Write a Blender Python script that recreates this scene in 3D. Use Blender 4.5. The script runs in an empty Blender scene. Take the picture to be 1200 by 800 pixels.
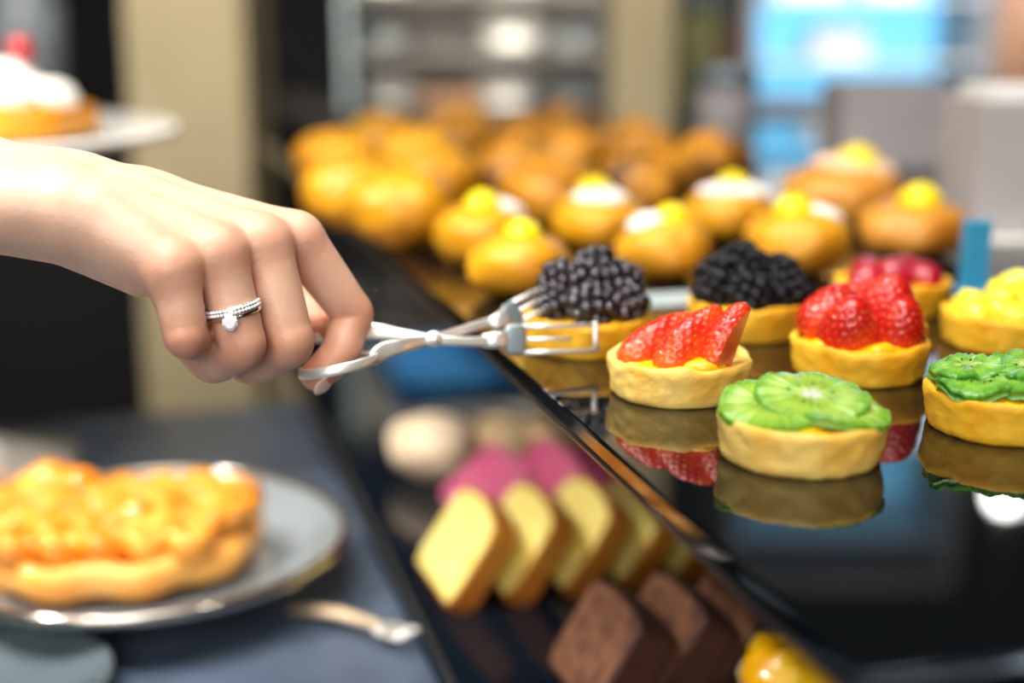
import bpy, bmesh, math, random
import numpy as np
import openvdb as vdb
from mathutils import Vector, Matrix, Euler

random.seed(7)
S = bpy.context.scene
COL = S.collection

# ------------------------------------------------------------------ camera geometry
F = 1200 * 50 / 36.0
TH = math.radians(13.5)
ZS = 1.20                     # top of the black glass shelf
ZC = 1.00                     # top of the counter
CAM = Vector((0, 0, ZS + 0.155))
FWD = Vector((0, math.cos(TH), -math.sin(TH)))
UP = Vector((0, math.sin(TH), math.cos(TH)))
RIGHT = Vector((1, 0, 0))

def P(x, y, d):
    return CAM + d * (FWD + RIGHT * ((x - 600) / F) - UP * ((y - 400) / F))

def on_plane(x, y, z):
    r = FWD + RIGHT * ((x - 600) / F) - UP * ((y - 400) / F)
    return CAM + r * ((z - CAM.z) / r.z)

def px_size(p):
    return (p - CAM).dot(FWD) / F

# ------------------------------------------------------------------ tagging
def tag(o, label=None, cat=None, group=None, kind=None):
    if label: o['label'] = label
    if cat: o['category'] = cat
    if group: o['group'] = group
    if kind: o['kind'] = kind
    return o

def thing(name, label, cat, loc=(0, 0, 0), rz=0.0, group=None):
    o = bpy.data.objects.new(name, None)
    o.empty_display_size = 0.02
    COL.objects.link(o)
    o.location = loc
    o.rotation_euler = (0, 0, rz)
    return tag(o, label, cat, group)

def obj(name, me, parent=None, loc=(0, 0, 0), rot=None, scale=None):
    o = bpy.data.objects.new(name, me)
    COL.objects.link(o)
    o.parent = parent
    o.location = loc
    if rot is not None:
        o.rotation_euler = rot if not isinstance(rot, Matrix) else rot.to_euler()
    if scale is not None:
        o.scale = scale if hasattr(scale, '__len__') else (scale,) * 3
    return o

def copy_tree(o, parent=None):
    c = o.copy()
    COL.objects.link(c)
    c.parent = parent
    for ch in o.children:
        copy_tree(ch, c)
    return c

# ------------------------------------------------------------------ mesh helpers
class MB:
    def __init__(s):
        s.v, s.f, s.m = [], [], []
    def add(s, verts, faces, mi=0, mat=None):
        b = len(s.v)
        for v in verts:
            s.v.append(tuple(mat @ Vector(v)) if mat is not None else tuple(v))
        for f in faces:
            s.f.append(tuple(i + b for i in f)); s.m.append(mi)
        return s
    def mesh(s, name, mats, smooth=True):
        me = bpy.data.meshes.new(name)
        me.from_pydata(s.v, [], s.f)
        mats = mats if isinstance(mats, (list, tuple)) else [mats]
        for m in mats: me.materials.append(m)
        me.polygons.foreach_set('material_index', s.m)
        me.polygons.foreach_set('use_smooth', [smooth] * len(s.f))
        me.update()
        return me

def sphere(n=16, m=10, c=(0, 0, 0), r=(1, 1, 1)):
    if not hasattr(r, '__len__'): r = (r, r, r)
    vs = [(c[0], c[1], c[2] - r[2])]
    for j in range(1, m):
        t = -math.pi / 2 + math.pi * j / m
        for i in range(n):
            a = 2 * math.pi * i / n
            vs.append((c[0] + r[0] * math.cos(t) * math.cos(a), c[1] + r[1] * math.cos(t) * math.sin(a), c[2] + r[2] * math.sin(t)))
    vs.append((c[0], c[1], c[2] + r[2]))
    fs = []
    for i in range(n): fs.append((0, 1 + (i + 1) % n, 1 + i))
    for j in range(m - 2):
        for i in range(n):
            a = 1 + j * n + i; b = 1 + j * n + (i + 1) % n
            fs.append((a, b, b + n, a + n))
    top = len(vs) - 1; o = 1 + (m - 2) * n
    for i in range(n): fs.append((o + i, o + (i + 1) % n, top))
    return vs, fs

def lathe(prof, n=64, fun=None, cap0=True, cap1=True):
    """prof: list of (r, z) from the bottom outside going round; fun(angle, k, r, z)->(r, z)"""
    vs, fs = [], []
    for k, (r, z) in enumerate(prof):
        for i in range(n):
            a = 2 * math.pi * i / n
            rr, zz = fun(a, k, r, z) if fun else (r, z)
            vs.append((rr * math.cos(a), rr * math.sin(a), zz))
    for k in range(len(prof) - 1):
        for i in range(n):
            a = k * n + i; b = k * n + (i + 1) % n
            fs.append((a, b, b + n, a + n))
    if cap0: fs.append(tuple(range(n - 1, -1, -1)))
    if cap1: fs.append(tuple((len(prof) - 1) * n + i for i in range(n)))
    return vs, fs

def box(lo, hi, bev=0.0):
    bm = bmesh.new()
    bmesh.ops.create_cube(bm, size=1)
    for v in bm.verts:
        for i in range(3):
            v.co[i] = lo[i] if v.co[i] < 0 else hi[i]
    if bev > 0:
        bmesh.ops.bevel(bm, geom=list(bm.edges), offset=bev, segments=2, affect='EDGES', profile=0.6)
    bm.verts.index_update()
    vs = [tuple(v.co) for v in bm.verts]
    fs = [tuple(v.index for v in f.verts) for f in bm.faces]
    bm.free()
    return vs, fs

def sweep(pts, sec, n=12, flat=None, cap=True, closed=False):
    """tube along pts; sec: radius or list of (half width, half height); flat: reference vector for the height axis"""
    pts = [Vector(p) for p in pts]
    N = len(pts)
    vs, fs = [], []
    for k, p in enumerate(pts):
        if closed:
            t = (pts[(k + 1) % N] - pts[k - 1]).normalized()
        else:
            t = (pts[min(k + 1, N - 1)] - pts[max(k - 1, 0)]).normalized()
        ref = flat[k] if isinstance(flat, list) else flat
        if ref is None:
            ref = Vector((0, 0, 1)) if abs(t.z) < 0.9 else Vector((1, 0, 0))
        b = t.cross(ref).normalized()
        u = b.cross(t).normalized()
        s = sec[k] if isinstance(sec, list) else sec
        if not hasattr(s, '__len__'): s = (s, s)
        for i in range(n):
            a = 2 * math.pi * i / n
            ca, sa = math.cos(a), math.sin(a)
            e = 0.6
            ca = math.copysign(abs(ca) ** e, ca); sa = math.copysign(abs(sa) ** e, sa)
            vs.append(tuple(p + b * (s[0] * ca) + u * (s[1] * sa)))
    K = N if closed else N - 1
    for k in range(K):
        k2 = (k + 1) % N
        for i in range(n):
            fs.append((k * n + i, k * n + (i + 1) % n, k2 * n + (i + 1) % n, k2 * n + i))
    if cap and not closed:
        fs.append(tuple(range(n - 1, -1, -1)))
        fs.append(tuple((N - 1) * n + i for i in range(n)))
    return vs, fs

def spline(pts, k=8):
    pts = [np.array(p, float) for p in pts]
    out = []
    n = len(pts)
    for i in range(n - 1):
        p0, p1, p2, p3 = pts[max(i - 1, 0)], pts[i], pts[i + 1], pts[min(i + 2, n - 1)]
        for j in range(k):
            t = j / k
            out.append(0.5 * ((2 * p1) + (-p0 + p2) * t + (2 * p0 - 5 * p1 + 4 * p2 - p3) * t * t + (-p0 + 3 * p1 - 3 * p2 + p3) * t ** 3))
    out.append(pts[-1])
    return out

# vectorised value noise
_rng = np.random.RandomState(3)
_T = _rng.rand(64, 64, 64).astype(np.float32) * 2 - 1
def noise3(p, scale=1.0, oct=1):
    p = np.asarray(p, dtype=np.float64) * scale
    tot = 0; amp = 1.0
    for o in range(oct):
        i = np.floor(p).astype(int); f = p - i; f = f * f * (3 - 2 * f)
        g = lambda a, b, c: _T[(i[..., 0] + a) & 63, (i[..., 1] + b) & 63, (i[..., 2] + c) & 63]
        x0 = g(0, 0, 0) * (1 - f[..., 0]) + g(1, 0, 0) * f[..., 0]
        x1 = g(0, 1, 0) * (1 - f[..., 0]) + g(1, 1, 0) * f[..., 0]
        x2 = g(0, 0, 1) * (1 - f[..., 0]) + g(1, 0, 1) * f[..., 0]
        x3 = g(0, 1, 1) * (1 - f[..., 0]) + g(1, 1, 1) * f[..., 0]
        y0 = x0 * (1 - f[..., 1]) + x1 * f[..., 1]
        y1 = x2 * (1 - f[..., 1]) + x3 * f[..., 1]
        tot = tot + amp * (y0 * (1 - f[..., 2]) + y1 * f[..., 2])
        p = p * 2.03 + 7.1; amp *= 0.5
    return tot

def displace(vs, amp, scale, oct=2, seed=0.0, center=None):
    a = np.array(vs, float)
    c = np.array(center if center is not None else a.mean(0))
    d = a - c
    l = np.linalg.norm(d, axis=1, keepdims=True); l[l == 0] = 1
    n = noise3(a + seed, scale, oct)[:, None]
    return (a + d / l * n * amp).tolist()

# ------------------------------------------------------------------ signed-distance modelling
class SDF:
    def __init__(s, lo, hi, h):
        s.lo = np.array(lo, float); s.h = h
        n = np.ceil((np.array(hi) - s.lo) / h).astype(int) + 1
        s.ax = [(s.lo[i] + h * np.arange(n[i])).astype(np.float32) for i in range(3)]
        s.shape = tuple(n)
    def empty(s):
        return np.full(s.shape, 1.0, np.float32)
    def block(s, lo, hi):
        i0 = np.clip(np.floor((np.array(lo) - s.lo) / s.h).astype(int), 0, np.array(s.shape))
        i1 = np.clip(np.ceil((np.array(hi) - s.lo) / s.h).astype(int) + 1, 0, np.array(s.shape))
        return tuple(slice(a, b) for a, b in zip(i0, i1))
    def cone(s, D, a, b, r0, r1, k, pad=0.022, sub=False):
        a = np.array(a, np.float32); b = np.array(b, np.float32)
        R = max(r0, r1) + pad
        sl = s.block(np.minimum(a, b) - R, np.maximum(a, b) + R)
        X = s.ax[0][sl[0]][:, None, None]; Y = s.ax[1][sl[1]][None, :, None]; Z = s.ax[2][sl[2]][None, None, :]
        ab = b - a; L = float(ab @ ab) + 1e-12
        t = np.clip(((X - a[0]) * ab[0] + (Y - a[1]) * ab[1] + (Z - a[2]) * ab[2]) / L, 0, 1)
        d = np.sqrt((X - a[0] - t * ab[0]) ** 2 + (Y - a[1] - t * ab[1]) ** 2 + (Z - a[2] - t * ab[2]) ** 2) - (r0 + (r1 - r0) * t)
        if sub:
            D[sl] = -smin(-D[sl], d, k)
        else:
            D[sl] = smin(D[sl], d, k)
    def mesh(s, D):
        w = 3 * s.h
        g = vdb.FloatGrid(float(w))
        g.copyFromArray(np.clip(D, -w, w))
        v, q = g.convertToQuads(isovalue=0.0)
        v = v * s.h + s.lo
        q = q.astype(int)
        t = v[q]
        vol = np.einsum('ij,ij->i', t[:, 0], np.cross(t[:, 1], t[:, 2])).sum()
        if vol < 0: q = q[:, ::-1]
        return v, q

def smin(a, b, k):
    if k <= 0: return np.minimum(a, b)
    h = np.maximum(k - np.abs(a - b), 0) / k
    return np.minimum(a, b) - h * h * (k * 0.25)

def np_mesh(name, v, q, mat):
    me = bpy.data.meshes.new(name)
    me.from_pydata(v.tolist(), [], q.tolist())
    me.materials.append(mat)
    me.polygons.foreach_set('use_smooth', [True] * len(q))
    me.update()
    return me

# ------------------------------------------------------------------ materials
def lin(r, g, b):
    f = lambda c: ((c / 255 + 0.055) / 1.055) ** 2.4 if c > 10 else c / 255 / 12.92
    return (f(r), f(g), f(b), 1)

def mat(name, col, rough=0.5, col2=None, nscale=30, nlo=0.4, nhi=0.6, bump=0.0, bscale=200, spec=0.5, metal=0, sss=0, sssr=(1, .4, .2), sscale=0.005,
        coat=0, crough=0.05, trans=0, ior=1.45, emit=0, ecol=None, alpha=1, bdist=0.001, detail=4):
    m = bpy.data.materials.new(name)
    m.use_nodes = True
    nt = m.node_tree
    b = nt.nodes['Principled BSDF']
    b.inputs['Base Color'].default_value = col
    b.inputs['Roughness'].default_value = rough
    b.inputs['Specular IOR Level'].default_value = spec
    b.inputs['Metallic'].default_value = metal
    b.inputs['IOR'].default_value = ior
    b.inputs['Transmission Weight'].default_value = trans
    b.inputs['Coat Weight'].default_value = coat
    b.inputs['Coat Roughness'].default_value = crough
    b.inputs['Alpha'].default_value = alpha
    if sss:
        b.inputs['Subsurface Weight'].default_value = sss
        b.inputs['Subsurface Radius'].default_value = sssr
        b.inputs['Subsurface Scale'].default_value = sscale
    if emit:
        b.inputs['Emission Color'].default_value = ecol or col
        b.inputs['Emission Strength'].default_value = emit
    tc = None
    if col2 is not None or bump:
        tc = nt.nodes.new('ShaderNodeTexCoord')
    if col2 is not None:
        n = nt.nodes.new('ShaderNodeTexNoise'); n.inputs['Scale'].default_value = nscale; n.inputs['Detail'].default_value = detail
        r = nt.nodes.new('ShaderNodeValToRGB')
        r.color_ramp.elements[0].position = nlo; r.color_ramp.elements[0].color = col
        r.color_ramp.elements[1].position = nhi; r.color_ramp.elements[1].color = col2
        nt.links.new(tc.outputs['Object'], n.inputs['Vector'])
        nt.links.new(n.outputs['Fac'], r.inputs['Fac'])
        nt.links.new(r.outputs['Color'], b.inputs['Base Color'])
    if bump:
        n2 = nt.nodes.new('ShaderNodeTexNoise'); n2.inputs['Scale'].default_value = bscale; n2.inputs['Detail'].default_value = 5
        bp = nt.nodes.new('ShaderNodeBump'); bp.inputs['Strength'].default_value = bump; bp.inputs['Distance'].default_value = bdist
        nt.links.new(tc.outputs['Object'], n2.inputs['Vector'])
        nt.links.new(n2.outputs['Fac'], bp.inputs['Height'])
        nt.links.new(bp.outputs['Normal'], b.inputs['Normal'])
        if coat: nt.links.new(bp.outputs['Normal'], b.inputs['Coat Normal'])
    return m

M = {}
M['crust'] = mat('shortcrust', lin(255, 216, 116), 0.6, lin(248, 188, 64), 45, 0.42, 0.68, 0.5, 420, sss=.15, sscale=.004, bdist=.0008)
M['crust_gold'] = mat('golden_shortcrust', lin(252, 196, 48), 0.55, lin(238, 166, 18), 45, 0.4, 0.65, 0.4, 380, sss=.15, sscale=.004, bdist=.0008)
M['custard'] = mat('custard', lin(255, 202, 12), 0.3, lin(250, 180, 5), 60, coat=.4, sss=.2, sscale=.004)
M['berry_red'] = mat('strawberry_skin', lin(224, 34, 10), 0.3, lin(246, 100, 20), 55, .42, .64, 0.5, 500, coat=1, crough=.06, sss=.2, sscale=.004, bdist=.0006)
M['berry_red2'] = mat('strawberry_skin_deep', lin(200, 22, 12), 0.32, lin(222, 60, 22), 60, .45, .7, 0.45, 500, coat=.8, crough=.08, sss=.2, sscale=.004, bdist=.0006)
M['berry_cut'] = mat('strawberry_flesh', lin(238, 96, 50), 0.3, lin(250, 190, 130), 90, .5, .75, coat=.6, sss=.3, sscale=.004)
M['seed'] = mat('strawberry_seed', lin(232, 150, 52), 0.4)
M['black'] = mat('blackberry_skin', lin(10, 9, 22), 0.22, lin(44, 4, 24), 60, .5, .72, coat=1, crough=.04, spec=.5)
M['black2'] = mat('blackberry_skin_dull', lin(8, 8, 16), 0.4, lin(14, 14, 30), 60, .5, .7, coat=.12, crough=.25, spec=.35)
M['magenta'] = mat('red_berry_glaze', lin(165, 6, 40), 0.18, lin(190, 14, 44), 40, coat=1, sss=.1, sscale=.004)
M['pine'] = mat('pineapple_flesh', lin(255, 226, 40), 0.22, lin(255, 240, 120), 80, .45, .7, .3, 150, coat=.8, sss=.4, sssr=(1, .8, .2), sscale=.006)
M['choux'] = mat('choux_crust', lin(228, 164, 22), 0.42, lin(192, 122, 4), 22, .42, .66, .35, 110, coat=.15, crough=.3, bdist=.002)
M['choux_pale'] = mat('choux_crust_pale', lin(234, 168, 40), 0.42, lin(204, 128, 8), 22, .42, .66, .35, 110, coat=.15, crough=.3, bdist=.002)
M['choux_dark'] = mat('craquelin', lin(206, 138, 20), 0.5, lin(80, 42, 4), 26, .42, .60, .6, 70, coat=.15, crough=.3, bdist=.004)
M['eclair'] = mat('eclair_brown', lin(218, 150, 56), 0.42, lin(182, 106, 22), 20, .45, .65, .3, 90, coat=.3, crough=.25)
M['yolk'] = mat('lemon_cream', lin(255, 226, 0), 0.35, coat=.3, sss=.15, sscale=.004)
M['cream'] = mat('white_cream', lin(252, 244, 236), 0.4, sss=.3, sssr=(1, .9, .8), sscale=.004)
M['glass_black'] = mat('black_glass', (0.004, 0.005, 0.006, 1), 0.025, ior=1.62)
M['edge_steel'] = mat('brushed_edge', lin(215, 215, 215), 0.25, metal=1)
M['edge_gloss'] = mat('polished_edge', lin(170, 185, 200), 0.07, metal=1)
M['plate_rim'] = mat('silver_rim', lin(205, 198, 188), 0.16, metal=1)
M['edge_dark'] = mat('dark_edge', lin(120, 112, 104), 0.3, metal=1)
M['card'] = mat('grey_white_slab', lin(176, 190, 190), 0.7)
M['steel'] = mat('polished_steel', lin(250, 247, 240), 0.3, metal=.65, bump=.03, bscale=60)
M['pale_glaze'] = mat('pale_glaze', lin(240, 200, 160), 0.4)
M['steel_grey'] = mat('matte_steel', lin(150, 165, 170), 0.45, metal=.6)
M['ring'] = mat('white_gold', lin(240, 240, 240), 0.12, metal=1)
M['diamond'] = mat('diamond', lin(255, 255, 255), 0.2, ior=2.2, coat=1, spec=.8)
M['stone'] = mat('grey_counter', lin(84, 96, 114), 0.35, lin(72, 84, 102), 20, bump=.05, bscale=50)
M['plinth'] = mat('black_lacquer', lin(14, 22, 32), 0.12, lin(10, 16, 26), 8)
M['black_wall'] = mat('black_wall', lin(15, 13, 14), 0.7, lin(10, 9, 10), 2, bump=.1, bscale=10)
M['beige'] = mat('beige_plaster', lin(196, 180, 142), 0.8, lin(186, 170, 132), 4, bump=.1, bscale=30)
M['floor'] = mat('dark_floor', lin(40, 36, 34), 0.35, lin(30, 27, 26), 3)
M['ceiling'] = mat('dark_ceiling', lin(44, 41, 38), 0.8, lin(38, 35, 32), 3)
M['plate_grey'] = mat('smoked_glass_plate', lin(150, 158, 162), 0.03, lin(136, 144, 148), 10, coat=.6, crough=.02)
M['plate_dark'] = mat('dark_glazed_plate', lin(92, 104, 110), 0.1, lin(80, 92, 98), 10, coat=.4)
M['plate_white'] = mat('white_porcelain', lin(240, 240, 236), 0.15, lin(232, 232, 228), 6, coat=.5)
M['pastry'] = mat('puff_pastry', lin(244, 160, 60), 0.4, lin(252, 186, 92), 25, .4, .65, .3, 80, coat=.3)
M['apricot'] = mat('apricot', lin(250, 156, 6), 0.3, lin(242, 122, 0), 40, coat=.6, sss=.2, sscale=.006)
M['vanilla'] = mat('vanilla_ribbon', lin(240, 168, 58), 0.35, lin(226, 132, 22), 40, coat=.4, sss=.2, sscale=.006)
M['sponge'] = mat('yellow_sponge', lin(255, 240, 150), 0.75, lin(246, 222, 110), 120, .42, .62, .6, 300, bdist=.002)
M['sponge_crust'] = mat('sponge_crust', lin(176, 112, 24), 0.6, lin(160, 92, 18), 40, bump=.3, bscale=150)
M['choc'] = mat('chocolate_crumb', lin(124, 82, 56), 0.75, lin(82, 50, 34), 90, .42, .62, .7, 200, bdist=.002)
M['choc_crust'] = mat('chocolate_crust', lin(76, 42, 30), 0.6, lin(54, 28, 20), 40, bump=.3, bscale=120)
M['pink'] = mat('pink_sponge', lin(226, 110, 150), 0.6, lin(206, 84, 128), 60, bump=.4, bscale=200)
M['pink_icing'] = mat('pink_icing', lin(236, 130, 172), 0.35, coat=.3)
M['meringue'] = mat('cream_meringue', lin(244, 222, 190), 0.55, lin(232, 204, 166), 30, bump=.2, bscale=60)
M['meringue_tan'] = mat('tan_meringue', lin(226, 198, 150), 0.6, lin(206, 174, 122), 30, bump=.2, bscale=60)
M['paper'] = mat('white_paper', lin(232, 230, 224), 0.8)
M['grey_box'] = mat('grey_card', lin(176, 170, 170), 0.6, lin(166, 160, 160), 12)
M['cyan_tone'] = mat('cyan_tone', lin(60, 150, 186), 0.3, lin(52, 140, 176), 12)
M['blue_tone'] = mat('blue_tone', lin(84, 166, 230), 0.3, lin(76, 156, 220), 12)
M['clear'] = mat('clear_glass', lin(225, 222, 214), 0.1, trans=.85, ior=1.3)
M['wood'] = mat('warm_wood', lin(108, 78, 46), 0.5, lin(88, 62, 36), 14, bump=.1, bscale=60)
M['dark_sleeve'] = mat('dark_cloth', lin(30, 30, 36), 0.9, lin(22, 22, 28), 120, bump=.3, bscale=600)
M['nail'] = mat('nail', lin(246, 214, 200), 0.15, coat=.6)
M['tan_jar'] = mat('olive_jar', lin(150, 150, 96), 0.4, lin(130, 128, 80), 20)
M['dusty'] = mat('dusty_rose', lin(150, 96, 92), 0.5, lin(136, 84, 80), 20)
M['peach'] = mat('peach_tone', lin(236, 184, 150), 0.4, lin(228, 172, 138), 12)
M['bulb'] = mat('lamp_glow', (1, 1, 1, 1), 0.5, emit=30, ecol=(1, .97, .92, 1))
M['panel_light'] = mat('panel_glow', (1, 1, 1, 1), 0.5, emit=9, ecol=(1, .95, .88, 1))
M['cyan_light'] = mat('cyan_backlight', lin(120, 200, 240), 0.5, emit=1.2, ecol=(0.20, .58, .84, 1))
M['white_lit'] = mat('white_enamel', lin(244, 246, 248), 0.3)
M['raspberry'] = mat('raspberry', lin(196, 40, 50), 0.35, lin(176, 30, 40), 90, coat=.3)

def skin_material():
    m = bpy.data.materials.new('skin')
    m.use_nodes = True
    nt = m.node_tree; b = nt.nodes['Principled BSDF']
    at = nt.nodes.new('ShaderNodeAttribute'); at.attribute_name = 'blush'
    tc = nt.nodes.new('ShaderNodeTexCoord')
    n = nt.nodes.new('ShaderNodeTexNoise'); n.inputs['Scale'].default_value = 60; n.inputs['Detail'].default_value = 6
    nt.links.new(tc.outputs['Object'], n.inputs['Vector'])
    mx = nt.nodes.new('ShaderNodeMix'); mx.data_type = 'RGBA'
    mx.inputs[6].default_value = lin(232, 191, 164); mx.inputs[7].default_value = lin(208, 124, 88)
    nt.links.new(at.outputs['Fac'], mx.inputs[0])
    mx2 = nt.nodes.new('ShaderNodeMix'); mx2.data_type = 'RGBA'; mx2.blend_type = 'MULTIPLY'
    mx2.inputs[0].default_value = .35
    r = nt.nodes.new('ShaderNodeValToRGB')
    r.color_ramp.elements[0].position = .35; r.color_ramp.elements[0].color = (.86, .74, .68, 1)
    r.color_ramp.elements[1].position = .62; r.color_ramp.elements[1].color = (1, 1, 1, 1)
    nt.links.new(n.outputs['Fac'], r.inputs['Fac'])
    nt.links.new(mx.outputs[2], mx2.inputs[6]); nt.links.new(r.outputs['Color'], mx2.inputs[7])
    nt.links.new(mx2.outputs[2], b.inputs['Base Color'])
    b.inputs['Roughness'].default_value = .42
    b.inputs['Subsurface Weight'].default_value = .22
    b.inputs['Subsurface Radius'].default_value = (1, .35, .2)
    b.inputs['Subsurface Scale'].default_value = .006
    n2 = nt.nodes.new('ShaderNodeTexNoise'); n2.inputs['Scale'].default_value = 420; n2.inputs['Detail'].default_value = 6
    nt.links.new(tc.outputs['Object'], n2.inputs['Vector'])
    v = nt.nodes.new('ShaderNodeTexVoronoi'); v.inputs['Scale'].default_value = 900
    nt.links.new(tc.outputs['Object'], v.inputs['Vector'])
    ad = nt.nodes.new('ShaderNodeMath'); ad.operation = 'MULTIPLY_ADD'; ad.inputs[1].default_value = .35
    nt.links.new(v.outputs['Distance'], ad.inputs[0]); nt.links.new(n2.outputs['Fac'], ad.inputs[2])
    bp = nt.nodes.new('ShaderNodeBump'); bp.inputs['Strength'].default_value = .22; bp.inputs['Distance'].default_value = .0007
    nt.links.new(ad.outputs[0], bp.inputs['Height']); nt.links.new(bp.outputs['Normal'], b.inputs['Normal'])
    return m
M['skin'] = skin_material()

def kiwi_material(name, bright, mid, deep, core=(226, 236, 206)):
    m = bpy.data.materials.new(name)
    m.use_nodes = True
    nt = m.node_tree; b = nt.nodes['Principled BSDF']; L = nt.links.new
    at = nt.nodes.new('ShaderNodeAttribute'); at.attribute_name = 'disc'   # xy on the unit slice
    sep = nt.nodes.new('ShaderNodeSeparateXYZ'); L(at.outputs['Vector'], sep.inputs[0])
    flat = nt.nodes.new('ShaderNodeCombineXYZ'); L(sep.outputs[0], flat.inputs[0]); L(sep.outputs[1], flat.inputs[1])
    ln = nt.nodes.new('ShaderNodeVectorMath'); ln.operation = 'LENGTH'; L(flat.outputs[0], ln.inputs[0])
    nm = nt.nodes.new('ShaderNodeVectorMath'); nm.operation = 'NORMALIZE'; L(flat.outputs[0], nm.inputs[0])
    n = nt.nodes.new('ShaderNodeTexNoise'); n.inputs['Scale'].default_value = 9; n.inputs['Detail'].default_value = 3
    L(nm.outputs[0], n.inputs['Vector'])
    a = nt.nodes.new('ShaderNodeMath'); a.operation = 'MULTIPLY_ADD'; a.inputs[1].default_value = .42; a.inputs[2].default_value = -.21
    L(n.outputs['Fac'], a.inputs[0])
    s = nt.nodes.new('ShaderNodeMath'); s.operation = 'ADD'; L(ln.outputs['Value'], s.inputs[0]); L(a.outputs[0], s.inputs[1])
    r = nt.nodes.new('ShaderNodeValToRGB'); cr = r.color_ramp
    cr.elements[0].position = .12; cr.elements[0].color = lin(*core)
    cr.elements[1].position = 1.0; cr.elements[1].color = deep
    for p, c in ((.21, lin(186, 214, 96)), (.40, mid), (.62, bright), (.82, mid)):
        e = cr.elements.new(p); e.color = c
    L(s.outputs[0], r.inputs['Fac']); L(r.outputs['Color'], b.inputs['Base Color'])
    b.inputs['Roughness'].default_value = .22
    b.inputs['Coat Weight'].default_value = .7
    b.inputs['Subsurface Weight'].default_value = .3
    b.inputs['Subsurface Radius'].default_value = (.5, 1, .2)
    b.inputs['Subsurface Scale'].default_value = .004
    n2 = nt.nodes.new('ShaderNodeTexNoise'); n2.inputs['Scale'].default_value = 14; n2.inputs['Detail'].default_value = 5
    L(nm.outputs[0], n2.inputs['Vector'])
    bp = nt.nodes.new('ShaderNodeBump'); bp.inputs['Strength'].default_value = .6; bp.inputs['Distance'].default_value = .0015
    L(n2.outputs['Fac'], bp.inputs['Height']); L(bp.outputs['Normal'], b.inputs['Normal']); L(bp.outputs['Normal'], b.inputs['Coat Normal'])
    return m
M['kiwi'] = kiwi_material('kiwi_flesh', lin(178, 212, 84), lin(142, 190, 60), lin(112, 172, 44), (232, 238, 216))
M['kiwi2'] = kiwi_material('kiwi_flesh_dark', lin(152, 204, 78), lin(112, 178, 56), lin(78, 150, 42), (172, 206, 116))
M['kiwi_seed'] = mat('kiwi_seed', lin(20, 16, 12), 0.3)

# ------------------------------------------------------------------ camera
cd = bpy.data.cameras.new('camera')
cam = bpy.data.objects.new('camera', cd)
COL.objects.link(cam)
cam.location = CAM
cam.rotation_euler = (math.pi / 2 - TH, 0, 0)
cd.sensor_width = 36; cd.lens = 50
cd.clip_start = 0.02
cd.dof.use_dof = True
cd.dof.focus_distance = 0.535
cd.dof.aperture_fstop = 2.8
cd.dof.aperture_blades = 0
S.camera = cam

# ------------------------------------------------------------------ the case: shelf, plinth, counter
AZ = math.radians(15.5)
E1 = Vector((-math.sin(AZ), math.cos(AZ), 0))      # along the shelf's long edge, away from the camera
E2 = Vector((math.cos(AZ), math.sin(AZ), 0))
C0 = on_plane(1006, 786, ZS)

def quick(name, parts, mats, parent=None, loc=(0, 0, 0), rz=0, smooth=False):
    mb = MB()
    for p in parts:
        mb.add(p[0], p[1], p[2] if len(p) > 2 else 0)
    o = obj(name, mb.mesh(name, mats, smooth), parent, loc)
    if rz: o.rotation_euler = (0, 0, rz)
    return o

def bx(lo, hi, bev=0.0, mi=0):
    v, f = box(lo, hi, bev)
    return (v, f, mi)

shelf = thing('glass_shelf', 'black glossy glass shelf carrying the fruit tarts and buns', 'shelf', (C0.x, C0.y, ZC + .008), AZ)
zz = ZS - ZC - .008
quick('panel', [bx((0, 0, zz - .008), (.80, 1.42, zz), .0012)], M['glass_black'], shelf)
quick('edge_strip', [bx((-.0012, .0, zz - .0085), (-.0002, 1.42, zz - .0070), .0004)], M['edge_dark'], shelf)
quick('edge_strip', [(*sweep([(0, -.001, zz - .0035), (.80, -.001, zz - .0035)], .0020, 16, Vector((0, 0, 1))),)], M['edge_gloss'], shelf, smooth=True)
for (a, b) in ((.47, .12), (.74, .12), (.47, 1.32), (.74, 1.32)):
    quick('support_post', [(*sweep([(a, b, 0), (a, b, zz - .008)], .010, 16),)], M['edge_steel'], shelf, smooth=True)

# boundary between grey counter and black plinth, parallel to the shelf's edge
B0 = on_plane(420, 600, ZC)
def case_block(name, u0, u1, v0, v1, z1, top_m, body_m):
    pass
plinth = thing('display_plinth', 'black glossy display plinth under the glass shelf, holding the cake slices', 'counter', (B0.x, B0.y, 0), AZ)
tb = (C0 - B0)
ub = tb.dot(E2); vb = tb.dot(E1)
quick('top_slab', [bx((0, -.62, ZC - .02), (1.25, .86, ZC + .008), .003)], M['plinth'], plinth)
quick('cabinet', [bx((.02, -.58, 0), (1.22, .84, ZC - .02), .004)], M['plinth'], plinth)
counter = thing('grey_counter', 'blue-grey stone counter carrying the smoked glass cake plate', 'counter', (B0.x, B0.y, 0), AZ)
quick('countertop', [bx((-.95, -.62, ZC - .03), (-.001, .30, ZC), .004)], M['stone'], counter)
quick('cabinet', [bx((-.93, -.58, 0), (-.02, .28, ZC - .03), .004)], M['plinth'], counter)

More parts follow.
